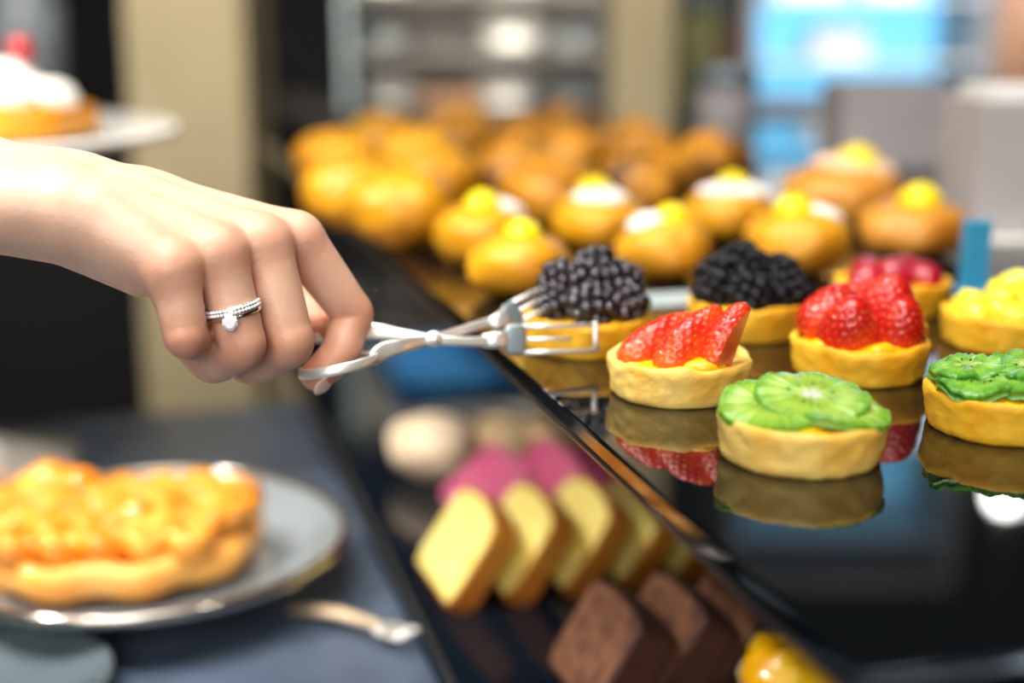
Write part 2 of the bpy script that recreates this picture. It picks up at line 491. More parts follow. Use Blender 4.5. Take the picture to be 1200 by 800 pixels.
# ------------------------------------------------------------------ tarts
def crust_mesh(name, r, h, m, seed, thick=.0042, wav=.0012, flare=.06):
    t = thick
    prof = [(r * .45, 0), (r * (1 - flare) - .0012, 0), (r * (1 - flare), .0012)]
    for k in range(1, 8):
        q = k / 8
        prof.append((r * (1 - flare + flare * q ** .8), .0012 + (h - .0025) * q))
    prof += [(r - .0002, h - .0008), (r - t * .22, h - .0001), (r - t * .5, h + .0002), (r - t * .8, h - .0002), (r - t, h - .0012), (r - t - .0008, h * .45), (r * .5, h * .42)]
    K = len(prof)
    n = 120
    def fun(a, k, rr, z):
        p = np.array([math.cos(a) * 2.2, math.sin(a) * 2.2, seed])
        w = float(noise3(p, 1.4, 2))
        if z > h * .6: z = z + w * wav * (z / h)
        p2 = np.array([math.cos(a) * 3, math.sin(a) * 3, z * 160 + seed])
        if rr > r * .8 and z < h:
            rr = rr + float(noise3(p2, 2.0, 2)) * .00055 + float(noise3(p, 1.0, 1)) * .0005
        return rr, z
    v, f = lathe(prof, n, fun)
    return MB().add(v, f).mesh(name, m)

def dome_mesh(name, r, z0, hgt, m, seed, amp=.0012):
    prof = []
    for k in range(0, 10):
        q = k / 9
        prof.append((r * math.cos(q * math.pi / 2 * .97), z0 + hgt * math.sin(q * math.pi / 2)))
    prof = [(r * .98, z0 - .003)] + prof
    v, f = lathe(prof, 48)
    v = displace(v, amp, 130, 2, seed, (0, 0, z0 - .02))
    return MB().add(v, f).mesh(name, m)

TR = .0293
def tart_spot(xl, xr, yb, r=TR, z=ZS):
    f = on_plane((xl + xr) / 2, yb, z)
    d = Vector((f.x - CAM.x, f.y - CAM.y, 0)).normalized()
    return f + d * r

def make_tart(label, xl, xr, yb, crust, seed, h=.016, cust=.003, loc=None, wav=.0012):
    p = loc if loc is not None else tart_spot(xl, xr, yb)
    t = thing('fruit_tart', label, 'tart', p, 0, 'fruit tarts on the glass shelf')
    obj('crust', crust_mesh('crust', TR, h, crust, seed, wav=wav), t)
    obj('custard', dome_mesh('custard', TR - .0036, h - .0022, cust, M['custard'], seed), t)
    return t

def frame(a, s, o=(0, 0, 0)):
    """matrix with local +Z along a and local -Y towards s"""
    z = Vector(a).normalized(); y = -(Vector(s) - z * Vector(s).dot(z)).normalized(); x = y.cross(z)
    m = Matrix((x, y, z)).transposed().to_4x4()
    m.translation = Vector(o)
    return m

def strawberry_mesh(name, L=.036, R=.0135, cut=None, skin='berry_red', seed=0, seeds=190):
    """tip at +Z, base at 0; cut: list of (point, normal) planes whose positive side is removed"""
    n, m = 72, 60
    rad = lambda q: max(.0003, R * (max(0, math.sin(math.pi * min(1, q) ** .76)) ** .42 * (1.05 - .20 * q))) if q > 0 else .0003
    ga = math.pi * (3 - math.sqrt(5))
    pts = []
    for i in range(seeds):
        q = .05 + .90 * (i + .5) / seeds
        pts.append((q, (i * ga) % (2 * math.pi)))
    spos = np.array([(rad(q) * math.cos(a), rad(q) * math.sin(a), L * q) for q, a in pts])
    vs = []
    for j in range(m + 1):
        q = j / m
        for i in range(n):
            a = 2 * math.pi * i / n
            r = rad(q)
            vs.append((r * math.cos(a), r * math.sin(a), L * q))
    vs = np.array(vs)
    d2 = ((vs[:, None, :] - spos[None]) ** 2).sum(2).min(1)
    pit = np.exp(-d2 / (.0009 ** 2))
    nrm = vs.copy(); nrm[:, 2] = (vs[:, 2] - L * .4) * .4
    l = np.linalg.norm(nrm, axis=1, keepdims=True); l[l == 0] = 1
    nrm /= l
    wob = noise3(vs + seed, 90, 2)[:, None]
    vs = vs - nrm * (pit[:, None] * .0009) + nrm * wob * .0008
    fs = []
    for j in range(m):
        for i in range(n):
            a = j * n + i; b = j * n + (i + 1) % n
            fs.append((a, b, b + n, a + n))
    fs.append(tuple(range(n - 1, -1, -1))); fs.append(tuple(m * n + i for i in range(n)))
    bm = bmesh.new()
    bv = [bm.verts.new(v) for v in vs]
    for f in fs:
        bm.faces.new([bv[i] for i in f])
    cut = cut or []
    for (co, no) in cut:
        r = bmesh.ops.bisect_plane(bm, geom=list(bm.verts) + list(bm.edges) + list(bm.faces), plane_co=co, plane_no=no, clear_outer=True)
        ed = [e for e in r['geom_cut'] if isinstance(e, bmesh.types.BMEdge)]
        rr = bmesh.ops.edgenet_fill(bm, edges=ed)
        for f in rr['faces']: f.material_index = 1
    bmesh.ops.recalc_face_normals(bm, faces=list(bm.faces))
    # seeds
    for p in spos:
        ok = all((Vector(p) - Vector(co)).dot(Vector(no)) < -.0004 for co, no in cut)
        if not ok: continue
        nv = Vector((p[0], p[1], (p[2] - L * .4) * .35)).normalized()
        mt = frame((0, 0, 1) if abs(nv.z) < .95 else (1, 0, 0), -nv, Vector(p) - nv * .0005)
        v, f = sphere(6, 4, (0, 0, 0), (.00034, .00028, .0006))
        nb = [bm.verts.new(mt @ Vector(x)) for x in v]
        for q in f:
            ff = bm.faces.new([nb[i] for i in q]); ff.material_index = 2
    me = bpy.data.meshes.new(name)
    bm.to_mesh(me); bm.free()
    for k in (skin, 'berry_cut', 'seed'): me.materials.append(M[k])
    me.polygons.foreach_set('use_smooth', [p.material_index != 1 for p in me.polygons])
    return me

def put(o, m4):
    o.rotation_mode = 'QUATERNION'
    o.location = m4.translation
    o.rotation_quaternion = m4.to_quaternion()

# --- tart 1: strawberry wedges, in focus
t = make_tart('strawberry tart with three glossy upright wedges, nearest the tongs tip', 710, 878, 482, M['crust'], 11, wav=.0016)
half = strawberry_mesh('strawberry_wedge', .0385, .0140, [((0, .0010, 0), (0, 1, 0))], 'berry_red', 1)
third = strawberry_mesh('strawberry_wedge', .0335, .0142, [((0, .0005, 0), (0, 1, 0)), ((.0062, 0, 0), (1, .25, .02))], 'berry_red', 5)
for (pos, a, s, me, sc) in (
        ((.0010, .0070, .0070), (.50, .15, .80), (-.7, -.6, .4), half, .82),
        ((-.0235, -.0050, .0090), (.80, .24, .56), (-.46, -.66, .66), half, 1.0),
        ((-.0080, -.0135, .0080), (.62, .22, .74), (-.70, -.62, .36), half, .98),
        ((.0135, -.0150, .0085), (.32, .14, .92), (-.74, -.66, .22), third, .96)):
    o = obj('strawberry_wedge', me, t)
    put(o, frame(a, s, pos)); o.scale = (sc * .66, sc * .95, sc)
v, f = sphere(20, 12, (0, 0, 0), (.0085, .006, .0035)); v = displace(v, .001, 160)
obj('custard_swirl', MB().add(v, f).mesh('custard_swirl', M['custard']), t, (.008, -.019, .0155))

# --- tart 2: kiwi rings, in focus
def kiwi_slice(name, R, thick, m, wave=.0015, seed=0.0, arc=None, seeds=18, bend=0.0):
    n, k = 72, 14
    vs, fs, at = [], [], []
    def shape(x, y, z):
        a = math.atan2(y, x)
        r = math.hypot(x, y) / R
        w = float(noise3(np.array([math.cos(a) * 1.6 + seed, math.sin(a) * 1.6, r * .7]), 1.3, 1))
        return (x * (1 + .03 * w), y * (1 + .03 * w), z + wave * w * r - bend * (r ** 2) * R)
    top = []
    for side in (0, 1):
        z = thick / 2 if side == 0 else -thick / 2
        for j in range(k + 1):
            q = j / k
            e = min(1, (1 - q) * 6) ** .5
            for i in range(n):
                a = 2 * math.pi * i / n
                groove = .0004 * math.sin(a * 23 + math.sin(a * 5) * 2) * min(1, q * 3) * (1 if side == 0 else 0)
                x, y = R * q * math.cos(a), R * q * math.sin(a)
                vs.append(shape(x, y, z * (.55 + .45 * e) + groove - (.0006 * math.exp(-(q / .22) ** 2) if side == 0 else 0)))
                at.append((q * math.cos(a), q * math.sin(a), 0))
        o = side * (k + 1) * n
        for j in range(k):
            for i in range(n):
                q = (o + j * n + i, o + j * n + (i + 1) % n, o + (j + 1) * n + (i + 1) % n, o + (j + 1) * n + i)
                fs.append(q[::-1] if side == 0 else q)
    fs = [f[::-1] for f in fs]
    o = (k + 1) * n
    for i in range(n):
        fs.append((k * n + i, o + k * n + i, o + k * n + (i + 1) % n, k * n + (i + 1) % n))
    mi = [0] * len(fs)
    rnd = random.Random(int(seed * 10) + 3)
    for s in range(seeds):
        a = 2 * math.pi * (s + rnd.uniform(-.3, .3)) / seeds
        q = rnd.uniform(.30, .43)
        x, y, z = shape(R * q * math.cos(a), R * q * math.sin(a), thick / 2)
        mt = Matrix.Translation((x, y, z - .0001)) @ Matrix.Rotation(a, 4, 'Z')
        v, f = sphere(8, 5, (0, 0, 0), (.0009, .00045, .0003))
        b = len(vs)
        vs += [tuple(mt @ Vector(p)) for p in v]; at += [(0, 0, 0)] * len(v)
        fs += [tuple(i + b for i in q_) for q_ in f]; mi += [1] * len(f)
    me = bpy.data.meshes.new(name)
    me.from_pydata(vs, [], fs)
    me.materials.append(m); me.materials.append(M['kiwi_seed'])
    me.polygons.foreach_set('material_index', mi)
    me.polygons.foreach_set('use_smooth', [True] * len(fs))
    A = me.attributes.new('disc', 'FLOAT_VECTOR', 'POINT')
    A.data.foreach_set('vector', [c for p in at for c in p])
    me.update()
    return me

t = make_tart('kiwi tart nearest the camera, ringed with pale green slices', 838, 1033, 565, M['crust'], 23, cust=.002, wav=.0005)
for (x, y, z, R, rx, ry, rz, sd) in (
        (-.0098, -.0020, .0190, .0200, 9, -5, 40, 1.0),
        (.0112, -.0040, .0184, .0188, 6, 5, 130, 2.0),
        (.0030, .0000, .0212, .0196, 12, 1, 75, 3.0)):
    o = obj('kiwi_slice', kiwi_slice('kiwi_slice', R, .0034, M['kiwi'], .0020, sd, bend=.03, seeds=9), t, (x, y, z))
    o.rotation_euler = (math.radians(rx), math.radians(ry), math.radians(rz))
    # tilt about the camera's x axis first, then spin in the slice's own plane
    o.rotation_euler = (Matrix.Rotation(math.radians(rx), 3, 'X') @ Matrix.Rotation(math.radians(ry), 3, 'Y') @ Matrix.Rotation(math.radians(rz), 3, 'Z')).to_euler()

# --- tart 3: second kiwi tart, cut by the right of the frame
t = make_tart('kiwi tart with dark green overlapping slices beside the pineapple tart', 1083, 1262, 526, M['crust_gold'], 31, wav=.0006)
for (x, y, z, R, rx, ry, rz, sd) in (
        (-.010, .004, .0185, .0180, 4, -4, 10, 4.0), (.010, .006, .0185, .0180, 4, 5, 60, 5.0),
        (-.013, -.007, .0180, .0150, -4, -6, 110, 6.0), (.006, -.009, .0185, .0165, -4, 2, 200, 7.0), (.010, .002, .0215, .0180, 5, -3, 20, 8.0), (-.014, .003, .0212, .0135, 3, -5, 150, 9.0)):
    o = obj('kiwi_slice', kiwi_slice('kiwi_slice', R, .0046, M['kiwi2'], .0040, sd, bend=.05, seeds=11), t, (x, y, z))
    o.rotation_euler = (Matrix.Rotation(math.radians(rx), 3, 'X') @ Matrix.Rotation(math.radians(ry), 3, 'Y') @ Matrix.Rotation(math.radians(rz), 3, 'Z')).to_euler()

# --- tart 4: whole strawberries
t = make_tart('strawberry tart heaped with rounded strawberries, behind the nearest kiwi tart', 922, 1087, 457, M['crust_gold'], 47)
sb = strawberry_mesh('strawberry', .029, .0132, [((0, .004, 0), (0, 1, 0))], 'berry_red2', 2, 130)
sw = strawberry_mesh('strawberry', .030, .0130, [((0, 0, .003), (0, 0, -1))], 'berry_red2', 3, 130)
for (pos, a, s, me) in (
        ((-.0200, .001, .0125), (.55, .25, .8), (-.5, -.5, .7), sb),
        ((-.0085, -.0030, .0100), (.05, -.50, .86), (-.15, -.80, .6), sb),
        ((.0120, -.0010, .0100), (.08, -.50, .84), (.2, -.80, .6), sb),
        ((.0110, .0080, .0128), (.06, -.12, 1), (0, -1, .1), sw),
        ((-.006, .012, .0090), (.2, .1, .6), (0, -1, 0), sw)):
    o = obj('strawberry', me, t); put(o, frame(a, s, pos))
for (x, y) in ((-.021, -.012), (.004, -.0235), (.020, -.014)):
    v, f = sphere(16, 10, (0, 0, 0), (.0060, .0045, .0030)); v = displace(v, .001, 160, seed=x)
    obj('custard_swirl', MB().add(v, f).mesh('custard_swirl', M['custard']), t, (x * .92, y * .92, .0150))

# --- blackberry tarts
def blackberry_mesh(name, m, L=.0110, R=.0100, seed=0):
    rnd = random.Random(seed)
    mb = MB()
    v, f = sphere(14, 10, (0, 0, 0), (R * .85, R * .85, L * .85)); mb.add(v, f)
    N = 32; ga = math.pi * (3 - math.sqrt(5))
    for i in range(N):
        z = 1 - 2 * (i + .5) / N; a = i * ga; r = math.sqrt(1 - z * z)
        k = rnd.uniform(.92, 1.06)
        v, f = sphere(10, 7, (R * .86 * r * math.cos(a) * k, R * .86 * r * math.sin(a) * k, L * .86 * z * k), .0032 * rnd.uniform(.85, 1.12))
        mb.add(v, f)
    return mb.mesh(name, m)
def pile(t, me_list, spots, name, scale=1.0, seed=1):
    rnd = random.Random(seed)
    for (x, y, z) in spots:
        o = obj(name, rnd.choice(me_list), t, (x, y, z))
        o.rotation_euler = (rnd.uniform(0, 6.28), rnd.uniform(0, 6.28), rnd.uniform(0, 6.28))
        o.scale = (scale * rnd.uniform(.93, 1.08),) * 3
bbs = [(-.0155, -.0075, .0215), (.0010, -.0145, .0210), (.0165, -.0065, .0215), (-.0120, .0100, .0220), (.0120, .0115, .0220), (-.0125, .0010, .0290), (.0145, .0020, .0290), (.0010, -.0020, .0300), (.0040, .0050, .0345)]
t = make_tart('blackberry tart held between the tongs, shiny dark berries', 606, 768, 424, M['crust_gold'], 53)
bl = [blackberry_mesh('blackberry', M['black'], seed=k) for k in range(3)]
pile(t, bl, bbs, 'blackberry', 1.0, 4)
t = make_tart('duller blackberry tart behind the glossy strawberry wedges', 801, 950, 405, M['crust_gold'], 59, wav=.0022)
bl2 = [blackberry_mesh('blackberry', M['black2'], seed=k + 9) for k in range(3)]
pile(t, bl2, [(-.0170, -.0070, .0215), (-.002, -.0150, .0210), (.0155, -.0085, .0215), (-.0135, .0100, .0230), (.0120, .0100, .0220), (-.0145, -.0010, .0275), (.0135, .0000, .0275), (-.0010, .0020, .0295), (-.0040, .0000, .0325)], 'blackberry', 1.03, 6)

# --- glazed red berries
t = make_tart('tart of smooth dark red glazed berries behind the heaped strawberries', 968, 1118, 375, M['crust_gold'], 61)
spots = [(-.0150, -.0080, .0165), (-.0020, -.0150, .0165), (.0135, -.0080, .0175), (-.0100, .0090, .0170), (.0090, .0090, .0175), (0, -.001, .0185)]
for k, (x, y, z) in enumerate(spots):
    v, f = sphere(24, 16, (0, 0, 0), (.0105, .0092, .0085)); v = displace(v, .0006, 160, 2, k)
    obj('glazed_berry', MB().add(v, f).mesh('glazed_berry', M['magenta']), t, (x, y, z), (0, 0, k * .9))

# --- pineapple tart
t = make_tart('tart of glossy yellow pineapple chunks at the right of the shelf', 1092, 1258, 419, M['crust_gold'], 67)
rnd = random.Random(5)
for k, (x, y, z) in enumerate([(-.016, -.006, .0165), (-.004, -.014, .0170), (.010, -.013, .0170), (.018, -.002, .0160), (-.011, .008, .0180), (.006, .012, .0175), (-.003, -.002, .0230), (.010, .000, .0230), (.003, .003, .0275), (-.019, .003, .0155)]):
    v, f = sphere(18, 12, (0, 0, 0), (1, 1, 1))
    v = np.array(v); v = np.sign(v) * np.abs(v) ** .62 * np.array((.0088, .0062, .0058))
    v[:, 0] *= 1 - .25 * v[:, 1] / .0062
    v = displace(v, .0012, 120, 2, k * 1.7)
    obj('pineapple_chunk', MB().add(v, f).mesh('pineapple_chunk', M['pine']), t, (x, y, z), (rnd.uniform(-.5, .5), rnd.uniform(-.5, .5), rnd.uniform(0, 6.28)))

# ------------------------------------------------------------------ cream puffs with yellow and white cream
def bun_mesh(name, r, h, m, seed, amp=.0022, sx=1.0):
    v, f = sphere(48, 30, (0, 0, 0), 1)
    v = np.array(v)
    z = v[:, 2]
    # flat base, fat waist, domed top
    zz = np.where(z < 0, -np.abs(z) ** .8, z)
    rad = np.sqrt(np.maximum(0, 1 - np.abs(z) ** 2.3))
    l = np.hypot(v[:, 0], v[:, 1]); l[l == 0] = 1
    out = np.stack([v[:, 0] / l * rad * r * sx, v[:, 1] / l * rad * r, (zz * .5 + .5) * h], 1)
    nz = noise3(out + seed, 55, 3)
    c = np.array((0, 0, h * .45)); d = out - c
    out = out + d / np.maximum(np.linalg.norm(d, axis=1, keepdims=True), 1e-6) * (nz * amp)[:, None]
    out[:, 2] = np.maximum(out[:, 2], 0)
    return MB().add(out.tolist(), f).mesh(name, m)

def bun_spot(cx, yb, w):
    f = on_plane(cx, yb, ZS)
    r = w / 2 * px_size(f)
    r = r * (1 + r / f.y)
    d = Vector((f.x, f.y, 0)).normalized()
    return f + d * r * .82, r

puffs = [
    # cx, yb, w, dot dx (in r), white (dx, dy, sx, sy) or None, label, material, stretch
    (566, 316, 112, 0.0, (.52, .1, .42, .26), 'cream puff behind the frontmost one, white cream right of its yellow dot', 'choux', 1.0),
    (609, 356, 118, .05, None, 'frontmost cream puff, yellow dot only, above the tongs jaw', 'choux', 1.0),
    (701, 302, 113, -.08, (.0, -.38, .58, .28), 'cream puff with white cream under its yellow dot, behind the held blackberry tart', 'choux', 1.0),
    (776, 334, 114, .15, (-.36, -.15, .42, .36), 'cream puff with white cream left of its yellow dot, between the blackberry tarts', 'choux_pale', 1.0),
    (854, 288, 104, .05, (0, -.42, .85, .26), 'cream puff with a broad white cream band, behind the duller blackberry tart', 'choux', 1.0),
    (935, 328, 120, -.15, (.42, -.12, .36, .32), 'cream puff with white cream right of its dot, above the strawberry heap', 'choux_pale', 1.0),
    (985, 272, 140, .2, (.15, -.1, .7, .42), 'wide pale pastry bun with a faint yellow dot, beside the tall grey box', 'eclair', 1.0),
    (1068, 308, 128, .08, None, 'brown pastry bun with a pointed yellow dot, right end of the shelf row', 'eclair', 1.0)]
for k, (cx, yb, w, dx, wh, label, m, sx) in enumerate(puffs):
    p, r = bun_spot(cx, yb, w)
    h = r * (1.24 if m != 'eclair' else 1.02)
    t = thing('cream_puff', label, 'pastry', p, 0, 'cream puffs with yellow dots')
    obj('bun', bun_mesh('bun', r, h, M[m], k * 3.3), t)
    v, f = lathe([(r * .37, -.004), (r * .39, .001), (r * .36, r * .13), (r * .26, r * .25), (r * .13, r * .33), (r * .03, r * .36)], 32, lambda a, kk, rr, z: (rr * (1 + .05 * math.sin(a * 7)), z))
    obj('yellow_cream_dot', MB().add(v, f).mesh('yellow_cream_dot', M['yolk']), t, (dx * r, -.05 * r, h * .955))
    if wh:
        wx, wy, ax, ay = wh
        hh = h * (.5 + .5 * math.sqrt(max(0, 1 - min(.95, math.hypot(wx, wy) ** 2.2))))
        v, f = sphere(28, 14, (0, 0, 0), (r * ax, r * ay, r * .17)); v = displace(v, .0012, 90, 2, k)
        o = obj('white_cream', MB().add(v, f).mesh('white_cream', M['pale_glaze' if k == 6 else 'cream']), t, (wx * r, wy * r, hh * .97))
        o.rotation_euler = (-wy * .9, wx * .8, 0)
        o.rotation_euler = (wy * -.9 if wy > 0 else abs(wy) * .9, wx * .8, 0)

# ------------------------------------------------------------------ plain buns at the back
back = [(470, 240, 'plain golden bun at the front of the heap, left of the cream puffs'),
        (412, 222, 'plain golden bun on the left shelf edge, second from the front'),
        (396, 186, 'leftmost plain golden bun of the heap, by the shelf edge'),
        (505, 210, 'plain golden bun just behind the front bun of the heap'),
        (448, 160, 'plain golden bun in the back row, second from the left edge'),
        (490, 182, 'plain golden bun in the middle of the heap, left half'),
        (536, 157, 'plain golden bun in the back row below the wooden tray'),
        (604, 203, 'craggy golden bun nearest the second row, middle of the heap'),
        (609, 168, 'craggy golden bun in the back row, left of the beige pillar'),
        (664, 150, 'farthest craggy golden bun, straight below the beige pillar edge'),
        (668, 186, 'craggy golden bun between the beige pillar and the white-creamed puffs'),
        (640, 226, 'craggy golden bun half hidden between two yellow-dotted puffs'),
        (748, 173, 'large craggy golden bun at the foot of the beige pillar'),
        (757, 212, 'craggy brown bun in front of the beige pillar, beside the broad-creamed puff'),
        (836, 190, 'craggy brown bun behind the broad-creamed puff, under the grey canister')]
protos = [bun_mesh('choux_bun', .0345, .050, M['choux_dark'], 50 + q, .0038) for q in range(3)] + [bun_mesh('choux_bun', .0345, .049, M['choux'], 70 + q, .003) for q in range(2)]
for k, (cx, cy, label) in enumerate(back):
    p = on_plane(cx, cy, ZS + .026); p.z = ZS
    me = protos[3 + k % 2] if k < 6 else protos[k % 3]
    o = obj('choux_bun', me, None, p, (0, 0, k * 1.3))
    tag(o, label, 'pastry', 'plain buns heaped at the back')

# ------------------------------------------------------------------ hand
def build_hand():
    h = .00085
    g = SDF((-.46, .40, ZS - .02), (-.035, .66, ZS + .205), h)
    J = {
        'pinky': [(203, 318, .517), (218, 396, .520), (232, 398, .545), (220, 374, .553)],
        'ring': [(257, 301, .530), (284, 406, .535), (248, 425, .552), (226, 408, .566)],
        'middle': [(309, 289, .546), (340, 402, .549), (296, 427, .566), (268, 416, .580)],
        'index': [(351, 283, .563), (414, 368, .575), (397, 414, .573), (371, 439, .572)],
    }
    RAD = {'pinky': (.0092, .0082, .0072, .0062), 'ring': (.0102, .0092, .0080, .0068), 'middle': (.0108, .0096, .0082, .0070), 'index': (.0104, .0086, .0078, .0066)}
    palm = g.empty()
    W1 = P(38, 246, .525); W2 = P(30, 226, .545)            # ulnar and radial side of the wrist
    # metacarpals
    starts = {'pinky': P(78, 250, .520), 'ring': P(72, 235, .530), 'middle': P(70, 224, .541), 'index': P(78, 225, .553)}
    sr = {'pinky': .0132, 'ring': .0136, 'middle': .0136, 'index': .0128}
    er = {'pinky': .0072, 'ring': .0080, 'middle': .0084, 'index': .0084}
    for n in ('middle', 'ring', 'index', 'pinky'):
        g.cone(palm, starts[n], starts[n].lerp(P(*J[n][0]), .90), sr[n], er[n], .010)
    # hypothenar and thenar flesh, palm filling
    g.cone(palm, P(100, 288, .530), P(168, 318, .527), .0095, .0092, .010)
    g.cone(palm, P(90, 262, .560), P(250, 310, .575), .013, .011, .012)
    g.cone(palm, P(150, 280, .555), P(270, 325, .560), .013, .010, .012)
    # forearm
    A1 = P(-240, 215, .505); A2 = P(-240, 140, .540)
    g.cone(palm, W1, A1, .0150, .029, .012, .03)
    g.cone(palm, W2, A2, .0150, .027, .012, .03)
    g.cone(palm, A1, P(-520, 220, .49), .029, .038, .02, .03)
    g.cone(palm, W1, starts['pinky'], .0150, .0132, .008)
    g.cone(palm, W2, starts['index'], .0150, .0128, .008)
    g.cone(palm, P(16, 242, .513), P(22, 243, .513), .0095, .0095, .008)   # ulna head
    g.cone(palm, P(104, 224, .549), P(176, 240, .555), .0120, .0103, .008)
    # tendons on the back of the hand
    for n in J:
        x, y, d = J[n][0]
        c = P(x - 4, y - 6, d - .001)
        s = starts[n]
        q = s.lerp(c, .35) + UP * (sr[n] * .62) - FWD * (sr[n] * .25)
        g.cone(palm, q, c + UP * .0015, .0036, .0052, .010)
    tot = None
    def chain(D, pts, R, sub=9):
        """one smooth tapering tube through the joints: many short cones, hard union"""
        P4 = spline([(*p, r) for p, r in zip(pts, R)], sub)
        for i in range(len(P4) - 1):
            g.cone(D, P4[i][:3], P4[i + 1][:3], float(P4[i][3]), float(P4[i + 1][3]), 0, .016)
    for n in ('pinky', 'ring', 'middle', 'index'):
        D = g.empty()
        pts = [P(*q) for q in J[n]]
        R = RAD[n]
        # extra points keep the two outer bones straight and the bend tight
        a, b, c, e = pts
        chain(D, [a, a.lerp(b, .45), a.lerp(b, .82), b, b.lerp(c, .35), c, e], [R[0], (R[0] + R[1]) / 2 * 1.0, R[1] * 1.01, R[1] * .96, (R[1] + R[2]) / 2, R[2], R[3]], 6)
        U = smin(palm, D, .0085)
        tot = U if tot is None else smin(tot, U, .0010)
    # thumb, on the far side
    T = [P(120, 250, .578), P(262, 300, .612), P(345, 352, .603), P(376, 380, .594)]
    D = g.empty()
    chain(D, T, [.0140, .0105, .0092, .0078], 8)
    U = smin(palm, D, .010)
    tot = smin(tot, U, .0010)
    v, q = g.mesh(tot)
    # one round of smoothing
    acc = np.zeros_like(v); cnt = np.zeros(len(v))
    for k in range(2):
        acc[:] = 0; cnt[:] = 0
        for i in range(4):
            a, b = q[:, i], q[:, (i + 1) % 4]
            np.add.at(acc, a, v[b]); np.add.at(cnt, a, 1)
            np.add.at(acc, b, v[a]); np.add.at(cnt, b, 1)
        v = v * .5 + .5 * acc / cnt[:, None]
    base = P(60, 230, .53)
    o_v = v - np.array(base)
    person = np_mesh('person', o_v, q, M['skin'])
    # pigment: redder skin over knuckles and finger ends
    bl = np.zeros(len(v))
    for n in J:
        for i, (x, y, d) in enumerate(J[n]):
            c = np.array(P(x, y, d)); rr = (.013, .0125, .012, .012)[i]
            bl = np.maximum(bl, (.75, .85, .7, .9)[i] * np.exp(-((v - c) ** 2).sum(1) / rr ** 2))
    for q_ in T[2:]:
        bl = np.maximum(bl, .9 * np.exp(-((v - np.array(q_)) ** 2).sum(1) / .013 ** 2))
    A = person.attributes.new('blush', 'FLOAT', 'POINT')
    A.data.foreach_set('value', bl.astype(np.float32))
    o = obj('person', person, None, base)
    tag(o, 'right hand and forearm reaching in from the left, gripping the silver tongs', 'person')
    # fingernails (index and thumb)
    # sleeve on the upper forearm, outside the frame
    pts = [P(-190, 196, .524), P(-300, 196, .517), P(-460, 208, .503), P(-740, 224, .480)]
    v2, f2 = sweep([p - base for p in spline(pts, 5)], [(.0385 + .0011 * i, .0405 + .0010 * i) for i in range(16)], 40)
    obj('sleeve', MB().add(v2, f2).mesh('sleeve', M['dark_sleeve']), o)
    # rings on the ring finger
    a, b = P(*J['ring'][0]), P(*J['ring'][1])
    ax = (b - a).normalized()
    front = (-FWD - ax * (-FWD).dot(ax)).normalized()
    side = ax.cross(front).normalized()
    def loop(c, r, axis_tilt=0):
        return [c + (front * math.cos(u) + side * math.sin(u)) * r + ax * (axis_tilt * math.cos(u)) for u in [2 * math.pi * i / 64 for i in range(64)]]
    c1 = a.lerp(b, .555) - base
    c2 = a.lerp(b, .625) - base
    r = .0101
    lp = loop(c1, r, .0008)
    v3, f3 = sweep(lp, (.0007, .0015), 10, [ax] * 64, closed=True)
    w = obj('wedding_band', MB().add(v3, f3).mesh('wedding_band', M['ring']), o)
    w['label'] = 'white-gold band set with a row of small stones'
    mb = MB()
    for i in range(-11, 12):
        u = i * .13
        for s_ in (-.0007, .0007):
            pc = c1 + (front * math.cos(u) + side * math.sin(u)) * (r + .0005) + ax * (.0008 * math.cos(u) + s_)
            v4, f4 = sphere(6, 4, tuple(pc), .00074); mb.add(v4, f4)
    obj('pave_stones', mb.mesh('pave_stones', M['diamond'], False), w)
    lp = loop(c2, r - .0001, .0010)
    v3, f3 = sweep(lp, (.0006, .0007), 10, [ax] * 64, closed=True)
    e = obj('engagement_ring', MB().add(v3, f3).mesh('engagement_ring', M['ring']), o)
    e['label'] = 'solitaire ring with a round diamond'
    gc = c2 + front * (r + .0018) + ax * .0022
    fr = frame(front, ax, gc)
    v5, f5 = lathe([(.0001, -.0022), (.0030, -.0001), (.0030, .0002), (.0019, .0011)], 12, cap0=True)
    obj('diamond', MB().add(v5, f5, 0, fr).mesh('diamond', M['diamond'], False), e)
    mb = MB()
    for i in range(6):
        u = i * math.pi / 3
        p0 = gc + fr.to_3x3() @ Vector((.0008 * math.cos(u), .0008 * math.sin(u), -.0024))
        p1 = gc + fr.to_3x3() @ Vector((.0027 * math.cos(u), .0027 * math.sin(u), .0005))
        v6, f6 = sweep([p0, p1], .00035, 6); mb.add(v6, f6)
    obj('prongs', mb.mesh('prongs', M['ring']), e)
    # nail on the index fingertip
    tip, dip = P(*J['index'][3]), P(*J['index'][2])
    d = (tip - dip).normalized()
    nn = (-UP * .75 - FWD * .45 + RIGHT * .2); nn = (nn - d * nn.dot(d)).normalized()
    v7, f7 = sphere(16, 8, (0, 0, 0), (.0040, .0007, .0048))
    obj('fingernail', MB().add(v7, f7, 0, frame(d, nn, tip - base + nn * .0062 + d * .001)).mesh('fingernail', M['nail']), o)
    return o
build_hand()

